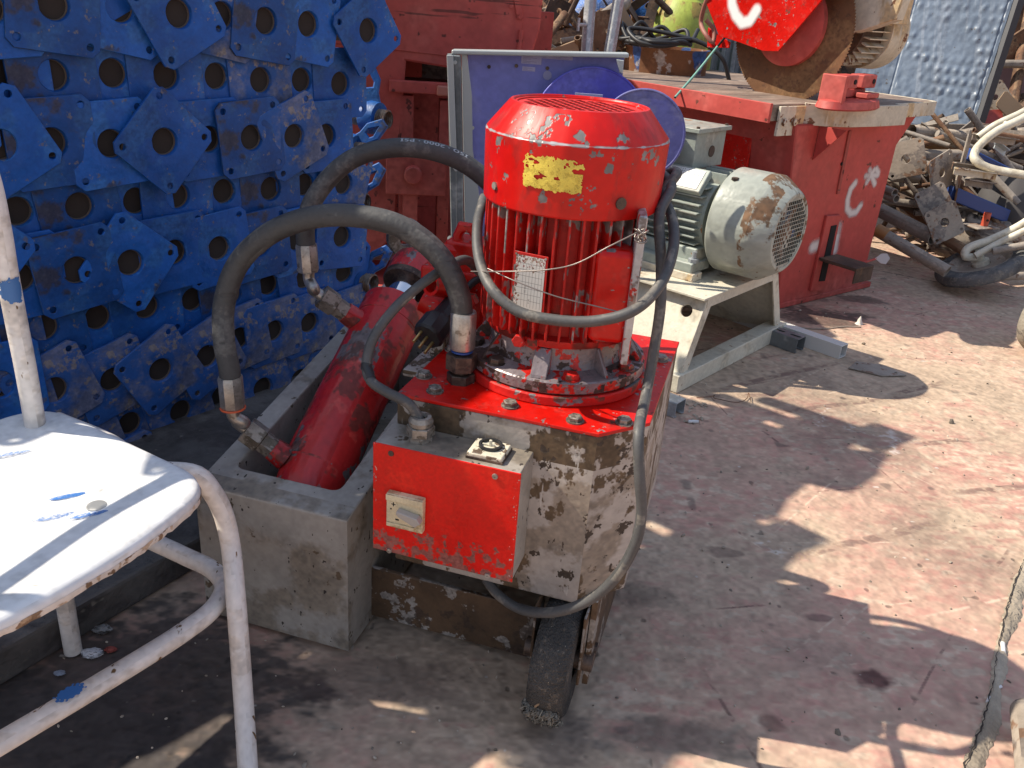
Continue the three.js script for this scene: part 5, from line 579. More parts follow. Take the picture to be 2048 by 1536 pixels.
// ---------- grey motor on its beige stand ----------
{
  const G1 = onLevel(1345, 785, 0), G2 = onLevel(1560, 672, 0), b = G2.clone().sub(G1).normalize(), a = V(-b.z, 0, b.x), Lb = G1.distanceTo(G2), YW = Math.atan2(-b.z, b.x);
  // local x runs along the bar, local z towards the fan
  const o = thing('grey_motor', 'grey electric motor with rusty fan cowl on a beige steel stand', 'motor', G1, YW); o.updateMatrixWorld(true); const inv = o.matrixWorld.clone().invert(), loc = (p) => p.clone().applyMatrix4(inv);
  const onF = (x, y, d) => loc(onPlane(x, y, G1.clone().addScaledVector(a, d), a)), onS = (x, y, s) => loc(onPlane(x, y, G1.clone().addScaledVector(b, s), b)), lev = (x, y, h) => loc(onLevel(x, y, h));
  const c0 = onS(1580, 466, Lb / 2), cx = Lb / 2, cy = c0.y, zf = c0.z, rad = 0.146;
  const ax = (r) => (g) => g; void ax; const turn = (g, z0) => g.rotateX(Math.PI / 2).translate(cx, cy, z0);
  // fan cowl with dents
  { const g = lathe([[0.118, -0.175], [rad - 0.006, -0.18], [rad, -0.174], [rad, -0.06], [rad - 0.004, -0.052], [0.112, -0.006], [0.106, -0.001], [0.10, 0], [0.097, -0.001], [0.097, -0.006], [rad - 0.008, -0.056], [rad - 0.004, -0.174]], 96), p = g.attributes.position, uv = g.attributes.uv;
    for (let i = 0; i < p.count; i++) { const x = p.getX(i), y = p.getY(i), z = p.getZ(i), an = Math.atan2(x, z), k = 1 - 0.05 * Math.exp(-Math.pow((an + 1.15) / 0.22, 2) - Math.pow((y + 0.055) / 0.03, 2)) - 0.10 * Math.exp(-Math.pow((an + 0.55) / 0.16, 2) - Math.pow((y + 0.05) / 0.035, 2)) - 0.05 * Math.exp(-Math.pow((an + 1.9) / 0.3, 2) - Math.pow((y + 0.04) / 0.03, 2)); p.setX(i, x * k); p.setZ(i, z * k); uv.setXY(i, 0.4 + an * 0.127, 0.24 + (y + 0.225) * 1); }
    g.computeVertexNormals(); const cw = part('fan_cowl', turn(toCreasedNormals(g, 0.5), zf), M.cowlGrey, o, 'pale dented fan cowl streaked with rust', true);
    const sh = new THREE.Shape(); sh.absarc(0, 0, 0.099, 0, 2 * Math.PI, false); const st = 0.0118, hs = 0.0048; for (let i = -8; i <= 8; i++) for (let j = -8; j <= 8; j++) { const x = i * st, y = j * st, r = Math.hypot(x, y); if (r > 0.091 || (Math.abs(x + 0.01) < 0.014 && Math.abs(y + 0.012) < 0.03 && (i + j) % 2)) continue; const h = new THREE.Path(); h.moveTo(x - hs, y - hs); h.lineTo(x - hs, y + hs); h.lineTo(x + hs, y + hs); h.lineTo(x + hs, y - hs); h.closePath(); sh.holes.push(h); }
    part('fan_grille', slab(sh, 0.0007, 0).translate(cx, cy, zf - 0.003), M.motorGrey, cw); part('fan', [turn(cyl(0.03, 0.05, 24), zf - 0.04), ...[0, 1, 2, 3, 4, 5, 6].map((k) => box(0.02, 0.07, 0.05, 0, 0.06, 0, 0.002).rotateZ(k * 0.8976).translate(cx, cy, zf - 0.05))], M.drumRust, cw); part('end_shield', turn(cyl(0.11, 0.006, 40), zf - 0.1), M.dark, cw);
    const sc = onS(1457, 380, cx - 0.06); part('cowl_screw', mv(hex(0.009, 0.008), cx - 0.075, cy + 0.123, zf - 0.15), M.nutDark, cw); void sc; }
  // finned body
  const z0 = zf - 0.185, z1 = zf - 0.52, body = part('motor_body', [turn(cyl(0.108, 0.29, 48), (z0 + z1) / 2)], M.motorGrey, o);
  for (let k = 0; k < 9; k++) for (const s of [-1, 1]) { const y = -0.088 + k * 0.022, w = Math.sqrt(0.134 * 0.134 - y * y); part('cooling_fin', box(w - 0.02, 0.0045, 0.27, s * (w + 0.02) / 2, y, 0, 0.001).translate(cx, cy, (z0 + z1) / 2), M.motorGrey, body); }
  for (let k = 0; k < 9; k++) { const x = -0.088 + k * 0.022, w = Math.sqrt(0.134 * 0.134 - x * x); if (Math.abs(x) > 0.06) continue; part('cooling_fin', box(0.0045, w - 0.02, 0.08, x, (w + 0.02) / 2, 0, 0.001).translate(cx, cy, z0 - 0.045), M.motorGrey, body); }
  part('end_bell', turn(lathe([[0, -0.05], [0.07, -0.05], [0.13, -0.02], [0.134, 0.02], [0.10, 0.03]], 48), z1), M.motorGrey, o);
  // name plate bracket facing left-up
  const lp = onS(1368, 358, cx - 0.098), np = part('plate_seat', box(0.02, 0.075, 0.14, 0, 0, 0, 0.004).rotateZ(-0.75).translate(lp.x, lp.y, lp.z), M.motorGrey, o);
  { const c = document.createElement('canvas'); c.width = 256; c.height = 128; const x = c.getContext('2d'); x.fillStyle = '#d5d5d2'; x.fillRect(0, 0, 256, 128); x.fillStyle = '#55565a'; const r = rng(8); for (let k = 0; k < 9; k++) for (let i = 0; i < 16; i++) if (r() > 0.25) x.fillRect(8 + i * 15, 8 + k * 13, 4 + 9 * r(), 5); const t = new THREE.CanvasTexture(c); t.colorSpace = THREE.SRGBColorSpace; const g = new THREE.PlaneGeometry(0.115, 0.06).rotateY(-Math.PI / 2).translate(-0.0115, 0, 0).rotateZ(-0.75); part('name_plate', g.translate(lp.x, lp.y, lp.z), new THREE.MeshStandardMaterial({ map: t, roughness: 0.45, side: THREE.DoubleSide }), np, null, true); }
  // terminal box
  { const tx = cx + 0.01, tz = (z0 + z1) / 2 - 0.02, y = cy + 0.092; part('terminal_neck', box(0.12, 0.08, 0.14, tx, y + 0.005, tz, 0.004), M.motorGrey, o); const tb = part('terminal_box', box(0.165, 0.10, 0.175, tx, y + 0.083, tz, 0.004), M.motorGrey, o); part('terminal_lid', box(0.185, 0.012, 0.195, tx, y + 0.139, tz, 0.002), M.motorGrey, tb); for (const [i, j] of [[-1, -1], [1, -1], [-1, 1], [1, 1]]) part('lid_screw', mv(cyl(0.005, 0.006, 10), tx + i * 0.08, y + 0.147, tz + j * 0.085), M.nutDark, tb);
    part('knockout', mv(cyl(0.016, 0.002, 24).rotateX(Math.PI / 2), tx + 0.01, y + 0.078, tz + 0.0885), M.rustDark, tb); part('cable_gland', [along(hex(0.031, 0.022), V(tx - 0.082, y + 0.085, tz + 0.02), V(tx - 0.104, y + 0.085, tz + 0.02)), along(lathe([[0.012, -0.012], [0.027, -0.012], [0.024, 0.008], [0.018, 0.014], [0.012, 0.012], [0.012, -0.012]], 28), V(tx - 0.104, y + 0.085, tz + 0.02), V(tx - 0.128, y + 0.085, tz + 0.02))], plain([0.5, 0.52, 0.56], 0.45), tb); part('gland_bore', along(cyl(0.012, 0.006, 16), V(tx - 0.105, y + 0.085, tz + 0.02), V(tx - 0.122, y + 0.085, tz + 0.02)), M.dark, tb); }
  // stand: folded plate legs, top, bottom frame
  const sy = cy - 0.165; const tl = [[1335, 565], [1420, 602], [1431, 598]];
  const xt = 0.105, xt2 = Lb - 0.14; part('foot_rail', [box(0.05, 0.022, 0.30, cx - 0.13, sy + 0.016, z0 - 0.15, 0.003), box(0.05, 0.022, 0.30, cx + 0.13, sy + 0.016, z0 - 0.15, 0.003)], M.creamRust, o); part('motor_foot', [box(0.10, 0.03, 0.26, cx - 0.10, sy + 0.04, z0 - 0.14, 0.005), box(0.10, 0.03, 0.26, cx + 0.10, sy + 0.04, z0 - 0.14, 0.005), box(0.24, 0.06, 0.24, cx, sy + 0.06, z0 - 0.14, 0.006)], M.motorGrey, o); for (const x of [-0.13, 0.13]) part('foot_bolt', [mv(hex(0.014, 0.012), cx + x, sy + 0.055, z0 - 0.02), mv(cyl(0.007, 0.03, 10), cx + x, sy + 0.07, z0 - 0.02)], M.galv, o);
  const legL = polyShape([[0, 0], [0.0, 0.40], [-0.36, 0.40], [-0.36, 0]]); void legL;
  // left leg: broad plate sloping outwards from the top to the floor bar, with a hole
  const slope = Math.atan2(xt - 0.0, sy), len = Math.hypot(xt, sy); { const s = holeAt(polyShape([[0.0, 0], [0.0, len], [-0.40, len], [-0.40, 0]]), -0.355, len - 0.05, 0.017); const g = slab(s, 0.006, 0.001).rotateY(-Math.PI / 2).rotateY(Math.PI).rotateZ(-slope); part('leg_plate', g.translate(0.003, 0.0, -0.40), M.beige, o);
    const g2 = slab(polyShape([[0.0, 0], [0.0, len], [-0.40, len], [-0.40, 0]]), 0.006, 0.001).rotateY(-Math.PI / 2).rotateY(Math.PI).rotateZ(slope * 1.2); part('leg_plate', g2.translate(Lb - 0.003, 0.0, -0.40), M.beige, o);
    part('leg_flange', box(0.034, len, 0.006, 0.018, len / 2, 0, 0.001).rotateZ(-slope).translate(0, 0, 0), M.beige, o); part('leg_flange', [box(0.034, len * 0.98, 0.006, -0.018, len / 2, 0, 0.001).rotateZ(slope * 1.2).translate(Lb, 0, 0)], M.beige, o); }
  part('stand_top', [box(xt2 - xt + 0.06, 0.006, 0.42, (xt + xt2) / 2, sy + 0.002, -0.2, 0.001), box(xt2 - xt, 0.03, 0.006, (xt + xt2) / 2, sy - 0.013, 0.002, 0.001)], M.beige, o);
  part('floor_bar', [box(Lb, 0.05, 0.05, Lb / 2, 0.026, -0.012, 0.003), box(Lb, 0.05, 0.05, Lb / 2, 0.026, -0.40, 0.003)], M.beige, o);
  part('back_sheet', box(Lb - 0.1, sy * 0.8, 0.006, Lb / 2, sy * 0.45, -0.34, 0.001), M.beige, o);
}
// ---------- things behind ----------
const faceOf = (P, n) => { const z = n.clone().normalize(), x = V(z.z, 0, -z.x).normalize(), y = V().crossVectors(z, x), m = frameOf(P, x, y, z), i = m.clone().invert(); return { m, q: new THREE.Quaternion().setFromRotationMatrix(m), on: (px, py, d = 0) => onPlane(px, py, P.clone().addScaledVector(z, d), z).applyMatrix4(i), turn: Math.atan2(z.x, z.z) }; };
// old red machine, back left
{
  const P = V(-0.30, 0, -2.75), F = faceOf(P, V(0.18, 0, 1)), o = thing('red_machine', 'faded red steel machine with a big curved housing behind the hopper', 'machine', P, F.turn), on = F.on, sh = (pts, d = 0) => polyShape(pts.map(([x, y]) => { const p = on(x, y, d); return [p.x, p.y]; }));
  const hs = sh([[600, -300], [1030, -300], [1062, -200], [1078, -100], [1086, 0], [1080, 60], [1062, 118], [1045, 150], [1045, 160], [812, 122], [800, 300], [790, 470], [740, 520], [600, 600]]); const body = part('housing', slab(hs, 0.7, 0.006).translate(0, 0, -0.7), M.redOld, o);
  part('guard_sheet', slab(sh([[600, -300], [1025, -300], [1046, -20], [1046, 40], [1036, 118], [930, 116], [600, 78]], 0.004), 0.004, 0.001).translate(0, 0, 0.0005), M.redOld, o);
  part('hinge_strap', slab(sh([[1018, -60], [1032, -60], [1046, 36], [1034, 38]], 0.008), 0.006, 0.001).translate(0, 0, 0.005), M.redOld, o); const r1 = on(1043, 60, 0.01), r2 = on(1036, 118, 0.01); part('seam_rod', bar(r1, r2, 0.007, 10), M.redOld, o);
  for (const [x, y] of [[1036, 25], [1040, 34], [1023, 12]]) { const p = on(x, y, 0.012); part('rivet', mv(cyl(0.006, 0.004, 10).rotateX(Math.PI / 2), p.x, p.y, 0.012), M.redOld, body); }
  const opening = sh([[812, 122], [925, 128], [925, 190], [808, 165]]); const pb = on(865, 155, -0.2); part('inner_plate', [box(0.26, 0.01, 0.3, pb.x, on(860, 172, -0.1).y, -0.16, 0.002), box(0.16, 0.12, 0.01, pb.x + 0.05, pb.y + 0.02, -0.3, 0.002)], M.dull, o); void opening;
  const q0 = on(812, 172, 0.02), q1 = on(930, 182, 0.02); part('front_bar', box(q1.x - q0.x + 0.1, 0.035, 0.03, (q0.x + q1.x) / 2, (q0.y + q1.y) / 2, 0.01, 0.004), M.redOld, o); const tb = on(890, 182, 0.03); part('worn_lug', box(0.05, 0.03, 0.02, tb.x, tb.y, 0.028, 0.006), plain([0.45, 0.16, 0.11], 0.5), o);
  const col = (x0, x1, y0, y1, d, w) => { const a = on(x0, y0, d), b = on(x1, y0, d), c = on((x0 + x1) / 2, y1, d); return box(b.x - a.x, a.y - c.y, w, (a.x + b.x) / 2, (a.y + c.y) / 2, d - w / 2, 0.003); };
  part('frame_post', [col(800, 828, 190, 560, 0.0, 0.05)], M.redOld, o); part('frame_post', [col(880, 905, 200, 560, -0.02, 0.05)], M.redOld, o); part('back_wall', box(0.7, 0.9, 0.02, on(900, 400, -0.45).x, 0.45, -0.5, 0.003), M.redOld, o);
  const a = on(772, 300, 0.06), c = on(890, 392, 0.06); part('cross_plate', box(c.x - a.x, a.y - c.y, 0.03, (a.x + c.x) / 2, (a.y + c.y) / 2, 0.05, 0.004), M.redOld, o); const bt = on(826, 350, 0.08); part('big_bolt', mv(lathe([[0, 0.03], [0.024, 0.03], [0.028, 0.026], [0.028, 0], [0, 0]], 28).rotateX(Math.PI / 2), bt.x, bt.y, 0.064), M.redOld, o);
  part('lower_post', [col(806, 836, 385, 640, 0.05, 0.06)], M.redOld, o); part('foot', box(0.5, 0.06, 0.3, on(830, 560, 0).x, 0.03, -0.05, 0.005), M.redOld, o);
}
// lilac hopper: folded grey frame, printed labels
{
  const P = V(0.05, 0.35, -2.45), F = faceOf(P, V(-0.12, 0.38, 1)), o = thing('hopper', 'lilac blue sheet metal hopper with grey folded frame and small labels', 'hopper', P), on = F.on, poly = (pts, d = 0) => polyShape(pts.map(([x, y]) => { const p = on(x, y, d); return [p.x, p.y]; o.quaternion.copy(F.q); }));
  part('frame_post', [slab(poly([[919, 114], [928, 114], [921, 330], [905, 600], [893, 600], [908, 320]], 0.03), 0.03, 0.003), slab(poly([[928, 122], [946, 124], [936, 330], [920, 600], [905, 600], [921, 330]], 0.0), 0.02, 0.003)], M.frameGrey, o);
  part('frame_flange', slab(poly([[948, 124], [958, 126], [962, 200], [957, 300], [966, 420], [960, 600], [925, 600], [938, 320]], -0.01), 0.008, 0.001).translate(0, 0, -0.01), M.frameLight, o); part('frame_fold', slab(poly([[918, 115], [930, 115], [922, 330], [918, 330], [911, 320]], 0.034), 0.004, 0.001).translate(0, 0, 0.031), M.frameLight, o);
  const a = on(930, 118, 0), b = on(1258, 128, 0); const topd = b.clone().sub(a), ra = Math.atan2(topd.y, topd.x), Lt = Math.hypot(topd.x, topd.y); part('top_rim', box(Lt, 0.012, 0.05, 0, 0, 0, 0.004).rotateZ(ra).translate((a.x + b.x) / 2, (a.y + b.y) / 2, -0.01), M.frameLight, o);
  const pn = part('side_sheet', slab(poly([[960, 128], [1252, 136], [1240, 260], [1220, 520], [952, 520]], -0.03), 0.004, 0.001).translate(0, 0, -0.035), M.lilac, o);
  for (const x of [-0.18, 0.22]) { const t = on(1024, 500, -0.06), a = V(t.x + x, t.y, -0.06), w = a.clone().applyMatrix4(F.m), e = V(w.x, 0, w.z - 0.02).applyMatrix4(F.m.clone().invert()); part('leg', bar(a, e, 0.014, 10), M.frameGrey, o); }
  part('right_corner', slab(poly([[1234, 134], [1248, 136], [1246, 160], [1240, 158]], 0.0), 0.02, 0.002), M.frameLight, o);
  for (const [x, y] of [[938, 140], [1048, 150], [997, 151], [1106, 155], [962, 258], [933, 305]]) { const p = on(x, y, -0.02); part('rivet', mv(cyl(0.005, 0.004, 12).rotateX(Math.PI / 2), p.x, p.y, x < 970 ? 0.022 : -0.029), x < 970 ? M.frameLight : M.nutDark, pn); }
  for (const [x0, y0, x1, y1] of [[1060, 128, 1095, 151], [1060, 153, 1083, 163], [1098, 127, 1119, 141], [1121, 129, 1154, 144]]) { const p = on(x0, y0, -0.03), q = on(x1, y1, -0.03), w = q.x - p.x, h = p.y - q.y, c = document.createElement('canvas'); c.width = 128; c.height = 96; const x = c.getContext('2d'); x.fillStyle = '#a9a6c8'; x.fillRect(0, 0, 128, 96); x.fillStyle = '#6a6790'; const r = rng(x0 + y0); for (let k = 0; k < 8; k++) x.fillRect(8, 8 + k * 11, 20 + 80 * r(), 3); const t = new THREE.CanvasTexture(c); t.colorSpace = THREE.SRGBColorSpace; part('label', new THREE.PlaneGeometry(w, h).translate((p.x + q.x) / 2, (p.y + q.y) / 2, -0.0298), new THREE.MeshStandardMaterial({ map: t, roughness: 0.5 }), pn, null, true); }
  const dk = on(1106, 170, -0.03); part('blank_mark', mv(cyl(0.012, 0.002, 24).rotateX(Math.PI / 2), dk.x, dk.y, -0.0295), plain([0.3, 0.3, 0.48], 0.5), pn);
}
// two round sheet discs leaning in front of it
{
  const disc = (lx, ly, rx, tx, ty, d, name, label, mat, n) => { const z = n.clone().normalize(), c0 = atDepth(lx, ly, d), c = onPlane(lx, ly, c0, z), e = onPlane(rx, ly, c0, z), r = c.distanceTo(e); const q = new THREE.Quaternion().setFromUnitVectors(V(0, 0, 1), z), o = thing(name, label, 'disc', c); o.quaternion.copy(q); const s = new THREE.Shape(); s.absarc(0, 0, r, 0, 2 * Math.PI, false); part('sheet', slab(s, 0.005, 0.0008, 64), mat, o); { const qi = q.clone().invert(), dn = V(0, -1, 0).applyQuaternion(qi), bk = V(0, 0, -0.02); part('support_rod', bar(bk, bk.clone().addScaledVector(dn, c.y), 0.012, 10), M.frameGrey, o); } part('rolled_edge', new THREE.TorusGeometry(r, 0.004, 8, 90).translate(0, 0, 0.0025), mat, o); return o; };
  disc(1180, 258, 1292, 0, 0, 2.35, 'round_disc', 'violet blue round sheet disc behind the motor, half hidden', M.disc, V(0.15, 0.12, 1)); disc(1283, 268, 1368, 0, 0, 2.2, 'round_disc', 'dusty grey blue round disc between both motors', M.discGrey, V(-0.1, 0.1, 1));
  const a = atDepth(1150, 190, 2.28), b = atDepth(1205, 194, 2.28); solo('flat_bar', along(new THREE.BoxGeometry(0.012, a.distanceTo(b), 0.006), a, b), plain([0.4, 0.4, 0.6], 0.5), 'thin lilac bar lying just above the red motor cowl', 'bar');
}
// galvanised prop tubes
{
  const tube = (x0, y0, x1, y1, d, label) => { const a = atDepth(x0, y0, d), b = atDepth(x1, y1, d + 0.05), e = a.clone().lerp(b, 1.9); e.y = Math.max(0.01, e.y); const o = thing('prop_tube', label, 'tube', b.clone()); part('tube', pipe(a.clone().lerp(b, -2.5).sub(b), e.sub(b), 0.0215, 0.003), M.galv, o); return [o, a, b]; };
  const [o, a, b] = tube(1181, 0, 1172, 120, 3.1, 'upright galvanised tube with a cross pin behind the hopper'); tube(1237, 0, 1216, 122, 3.1, 'leaning galvanised tube right of the pinned one'); const p = atDepth(1172, 50, 3.1).sub(b), q = atDepth(1157, 49, 3.08).sub(b); part('pin', [bar(p, q, 0.006, 10), bar(q.clone().add(V(0, 0.022, 0)), q.clone().add(V(0, -0.022, 0)), 0.006, 10)], M.galv, o); void a;
}
// barrels, bottle, cable, sheet
{
  const ba = atDepth(1290, 28, 4.2), o = thing('blue_barrel', 'dented blue barrel behind the rusty tubes, top centre', 'barrel', ba); const ex = V(0.6, 0.35, 0.2).normalize().multiplyScalar(0.35); part('drum', along(lathe([[0, -0.42], [0.24, -0.42], [0.26, -0.40], [0.26, -0.16], [0.27, -0.14], [0.26, -0.12], [0.26, 0.12], [0.27, 0.14], [0.26, 0.16], [0.26, 0.4], [0.24, 0.42], [0, 0.42]], 40), ex.clone().negate(), ex), M.barrelBlue, o); part('bung', along(cyl(0.05, 0.03, 20), ex.clone().multiplyScalar(-1.2), ex.clone().multiplyScalar(-1.3)), M.barrelBlue, o);
  const g = atDepth(1362, 75, 3.9), g0 = g.clone().setY(0.0), gb = thing('gas_bottle', 'yellow green gas bottle with rust streaks beside the blue barrel', 'gas bottle', g0); part('bottle', lathe([[0, g.y - 0.5], [0.14, g.y - 0.5], [0.15, g.y - 0.45], [0.15, g.y - 0.02], [0.135, g.y + 0.08], [0.10, g.y + 0.15], [0.05, g.y + 0.19], [0, g.y + 0.2]], 40), M.bottleGreen, gb); part('collar', lathe([[0.055, g.y + 0.17], [0.075, g.y + 0.17], [0.075, g.y + 0.27], [0.068, g.y + 0.27], [0.068, g.y + 0.17]], 24), M.rust, gb); part('bottle_foot', lathe([[0.13, 0], [0.14, 0], [0.14, g.y - 0.46], [0.13, g.y - 0.46]], 32), M.rust, gb);
  const r = atDepth(1335, 95, 3.55), rb = thing('rusty_drum', 'rusty steel drum with cable lying on top', 'drum', r.clone().setY(0)); const h = r.y; part('drum', lathe([[0, 0], [0.17, 0], [0.175, 0.02], [0.172, h * 0.33], [0.18, h * 0.35], [0.172, h * 0.37], [0.172, h * 0.64], [0.18, h * 0.66], [0.172, h * 0.68], [0.172, h - 0.01], [0.178, h], [0.165, h], [0.165, h - 0.02], [0, h - 0.02]], 48), M.drumRust, rb);
  const rg = rng(41), pts = []; for (let k = 0; k < 46; k++) { const a = k * 0.62, q = 0.10 + 0.05 * rg(); pts.push(V(r.x - 0.05 + q * 1.1 * Math.cos(a), h + 0.012 + 0.03 * rg() + (k % 9 === 0 ? 0.05 : 0), r.z + 0.05 + q * Math.sin(a))); } pts.push(V(r.x + 0.12, h + 0.03, r.z + 0.15), V(r.x + 0.2, h - 0.02, r.z + 0.18), V(r.x + 0.24, h - 0.1, r.z + 0.18)); solo('cable_coil', sweep(pts, 0.0085, 500, 8), M.black, 'loose black cable coiled on top of the rusty drum', 'cable');
  const p4 = [[1408, 55], [1490, 90], [1478, 215], [1382, 215]], D = 4.0, z = V(-0.1, 0.1, 1).normalize(), c = atDepth(1440, 140, D), q = p4.map(([x, y]) => onPlane(x, y, c, z)), X = q[1].clone().sub(q[0]).normalize(), cs = thing('corrugated_sheet', 'grey blue corrugated sheet leaning behind the red saw', 'sheet', c); const n = 120, P = [], I = []; for (let i = 0; i <= n; i++) { const t = i / n, w = 0.008 * Math.sign(Math.sin(t * 40)) * Math.min(1, Math.abs(Math.sin(t * 40)) * 3); for (const [a, b, e] of [[q[0], q[1], 0], [q[3], q[2], 1]]) { const p = a.clone().lerp(b, t * 1.6 - 0.05).sub(c).addScaledVector(z, w); if (e) p.addScaledVector(V(0, -1, 0), 0.8); else p.y += 0.15; P.push(p.x, p.y, p.z); } if (i < n) { const k = i * 2; I.push(k, k + 1, k + 2, k + 1, k + 3, k + 2); } } void X; const sg = new THREE.BufferGeometry(); sg.setAttribute('position', new THREE.Float32BufferAttribute(P, 3)); sg.setIndex(I); sg.computeVertexNormals(); part('sheet', sg, M.corrug, cs); part('edge_angle', bar(q[0].clone().sub(c).add(V(-0.02, 0.1, 0)), q[3].clone().sub(c).add(V(-0.02, -0.6, 0)), 0.012, 6), M.frameGrey, cs);
}
// embossed panel leaning on the right
{
  const D = 4.3, c = atDepth(1830, 130, D), z = V(-0.28, 0.42, 1).normalize(), q = [[1762, -60], [2046, -60], [1940, 268], [1690, 222]].map(([x, y]) => onPlane(x, y, c, z)), o = thing('embossed_panel', 'grey blue embossed door panel with dark edge leaning at the back right', 'panel', c), nx = 220, ny = 200, P = [], I = [], nn = fbm(128, 91, 5, 5, 4);
  for (let j = 0; j <= ny; j++) for (let i = 0; i <= nx; i++) { const s = i / nx, t = j / ny, a = q[0].clone().lerp(q[1], s), b = q[3].clone().lerp(q[2], s), p = a.lerp(b, t).sub(c); const gx = s * 15 + (Math.floor(t * 15) % 2) * 0.25, gy = t * 15, fx = gx - Math.floor(gx) - 0.5, fy = gy - Math.floor(gy) - 0.5; let h = 0; if (s > 0.34 && s < 0.96 && t > 0.06 && t < 0.92) h = 0.006 * Math.exp(-(fx * fx + fy * fy * 0.9) * 10) * (0.65 + 0.5 * nn[(Math.floor(gy) * 8 % 128) * 128 + Math.floor(gx) * 8 % 128]); else if (s > 0.05 && s < 0.3 && t > 0.1 && t < 0.9) h = 0.007 * Math.max(0, Math.sin(t * 26 + Math.sin(s * 17) * 1.4)) * Math.sin((s - 0.05) / 0.25 * Math.PI); if (Math.abs(s - 0.31) < 0.006 || Math.abs(s - 0.97) < 0.006) h = -0.003; h += 0.002 * nn[Math.floor(t * 127) * 128 + Math.floor(s * 127)]; p.addScaledVector(z, h); P.push(p.x, p.y, p.z); }
  for (let j = 0; j < ny; j++) for (let i = 0; i < nx; i++) { const k = j * (nx + 1) + i; I.push(k, k + nx + 1, k + 1, k + 1, k + nx + 1, k + nx + 2); } const g = new THREE.BufferGeometry(); g.setAttribute('position', new THREE.Float32BufferAttribute(P, 3)); g.setIndex(I); g.computeVertexNormals(); const gu = boxUV(g); gu.computeVertexNormals; part('embossed_sheet', g, M.panelBlue, o);
  const e0 = q[1].clone().sub(c), e1 = q[2].clone().sub(c), X = q[1].clone().sub(q[0]).normalize(); const ed = e1.clone().sub(e0), eg = new THREE.BoxGeometry(0.05, ed.length(), 0.05); part('edge_strip', along(eg, e0, e1).translate(X.x * 0.026, X.y * 0.026, X.z * 0.026 - 0.02), plain([0.035, 0.035, 0.04], 0.5), o); const f0 = q[3].clone().sub(c); part('lower_strip', along(new THREE.BoxGeometry(0.02, f0.distanceTo(e1), 0.03), f0, e1).translate(0, -0.01, -0.01), M.frameGrey, o);
}
// scrap behind: mound, fence sheets and what lies on it
{
  const heap = (cx, cz, rx, rz, h, label, seed) => { const n = 70, ns = fbm(128, seed, 6, 6, 6), g = new THREE.PlaneGeometry(2 * rx, 2 * rz, n, n).rotateX(-Math.PI / 2), p = g.attributes.position; for (let i = 0; i < p.count; i++) { const x = p.getX(i) / rx, z = p.getZ(i) / rz, d = Math.max(0, 1 - x * x - z * z), k = Math.floor((z * 0.5 + 0.5) * 127) * 128 + Math.floor((x * 0.5 + 0.5) * 127); p.setY(i, d > 0 ? Math.max(-0.02, h * Math.sqrt(d) * (1 + 0.16 * ns[k])) : -0.05); } g.translate(cx, 0, cz); g.computeVertexNormals(); const m = solo('scrap_heap', g, M.heap, label, 'scrap heap'); m.userData.kind = 'stuff'; return m; };
  heap(0.6, -5.6, 1.9, 0.9, 1.0, 'dark brown heap of scrap behind the tubes and barrels', 61); heap(3.4, -5.2, 1.6, 1.0, 0.72, 'dark heap of scrap behind the right pile', 62);
  const wall = (x, z, w, ry, label) => { const o = thing('sheet_fence', label, 'fence', V(x, 0, z), ry), n = Math.round(w / 0.5); for (let k = 0; k < n; k++) part('sheet', box(0.49, 2.6, 0.02, -w / 2 + 0.25 + k * 0.5, 1.3, (k % 2) * 0.012, 0.002), [M.rustDark, M.heap, M.rust][k % 3], o); };
  wall(0.2, -7.2, 9, 0.0, 'tall rusty sheet fence far behind the yard'); wall(6.4, -5.6, 6, -0.9, 'rusty sheet fence closing the yard on the right');
}
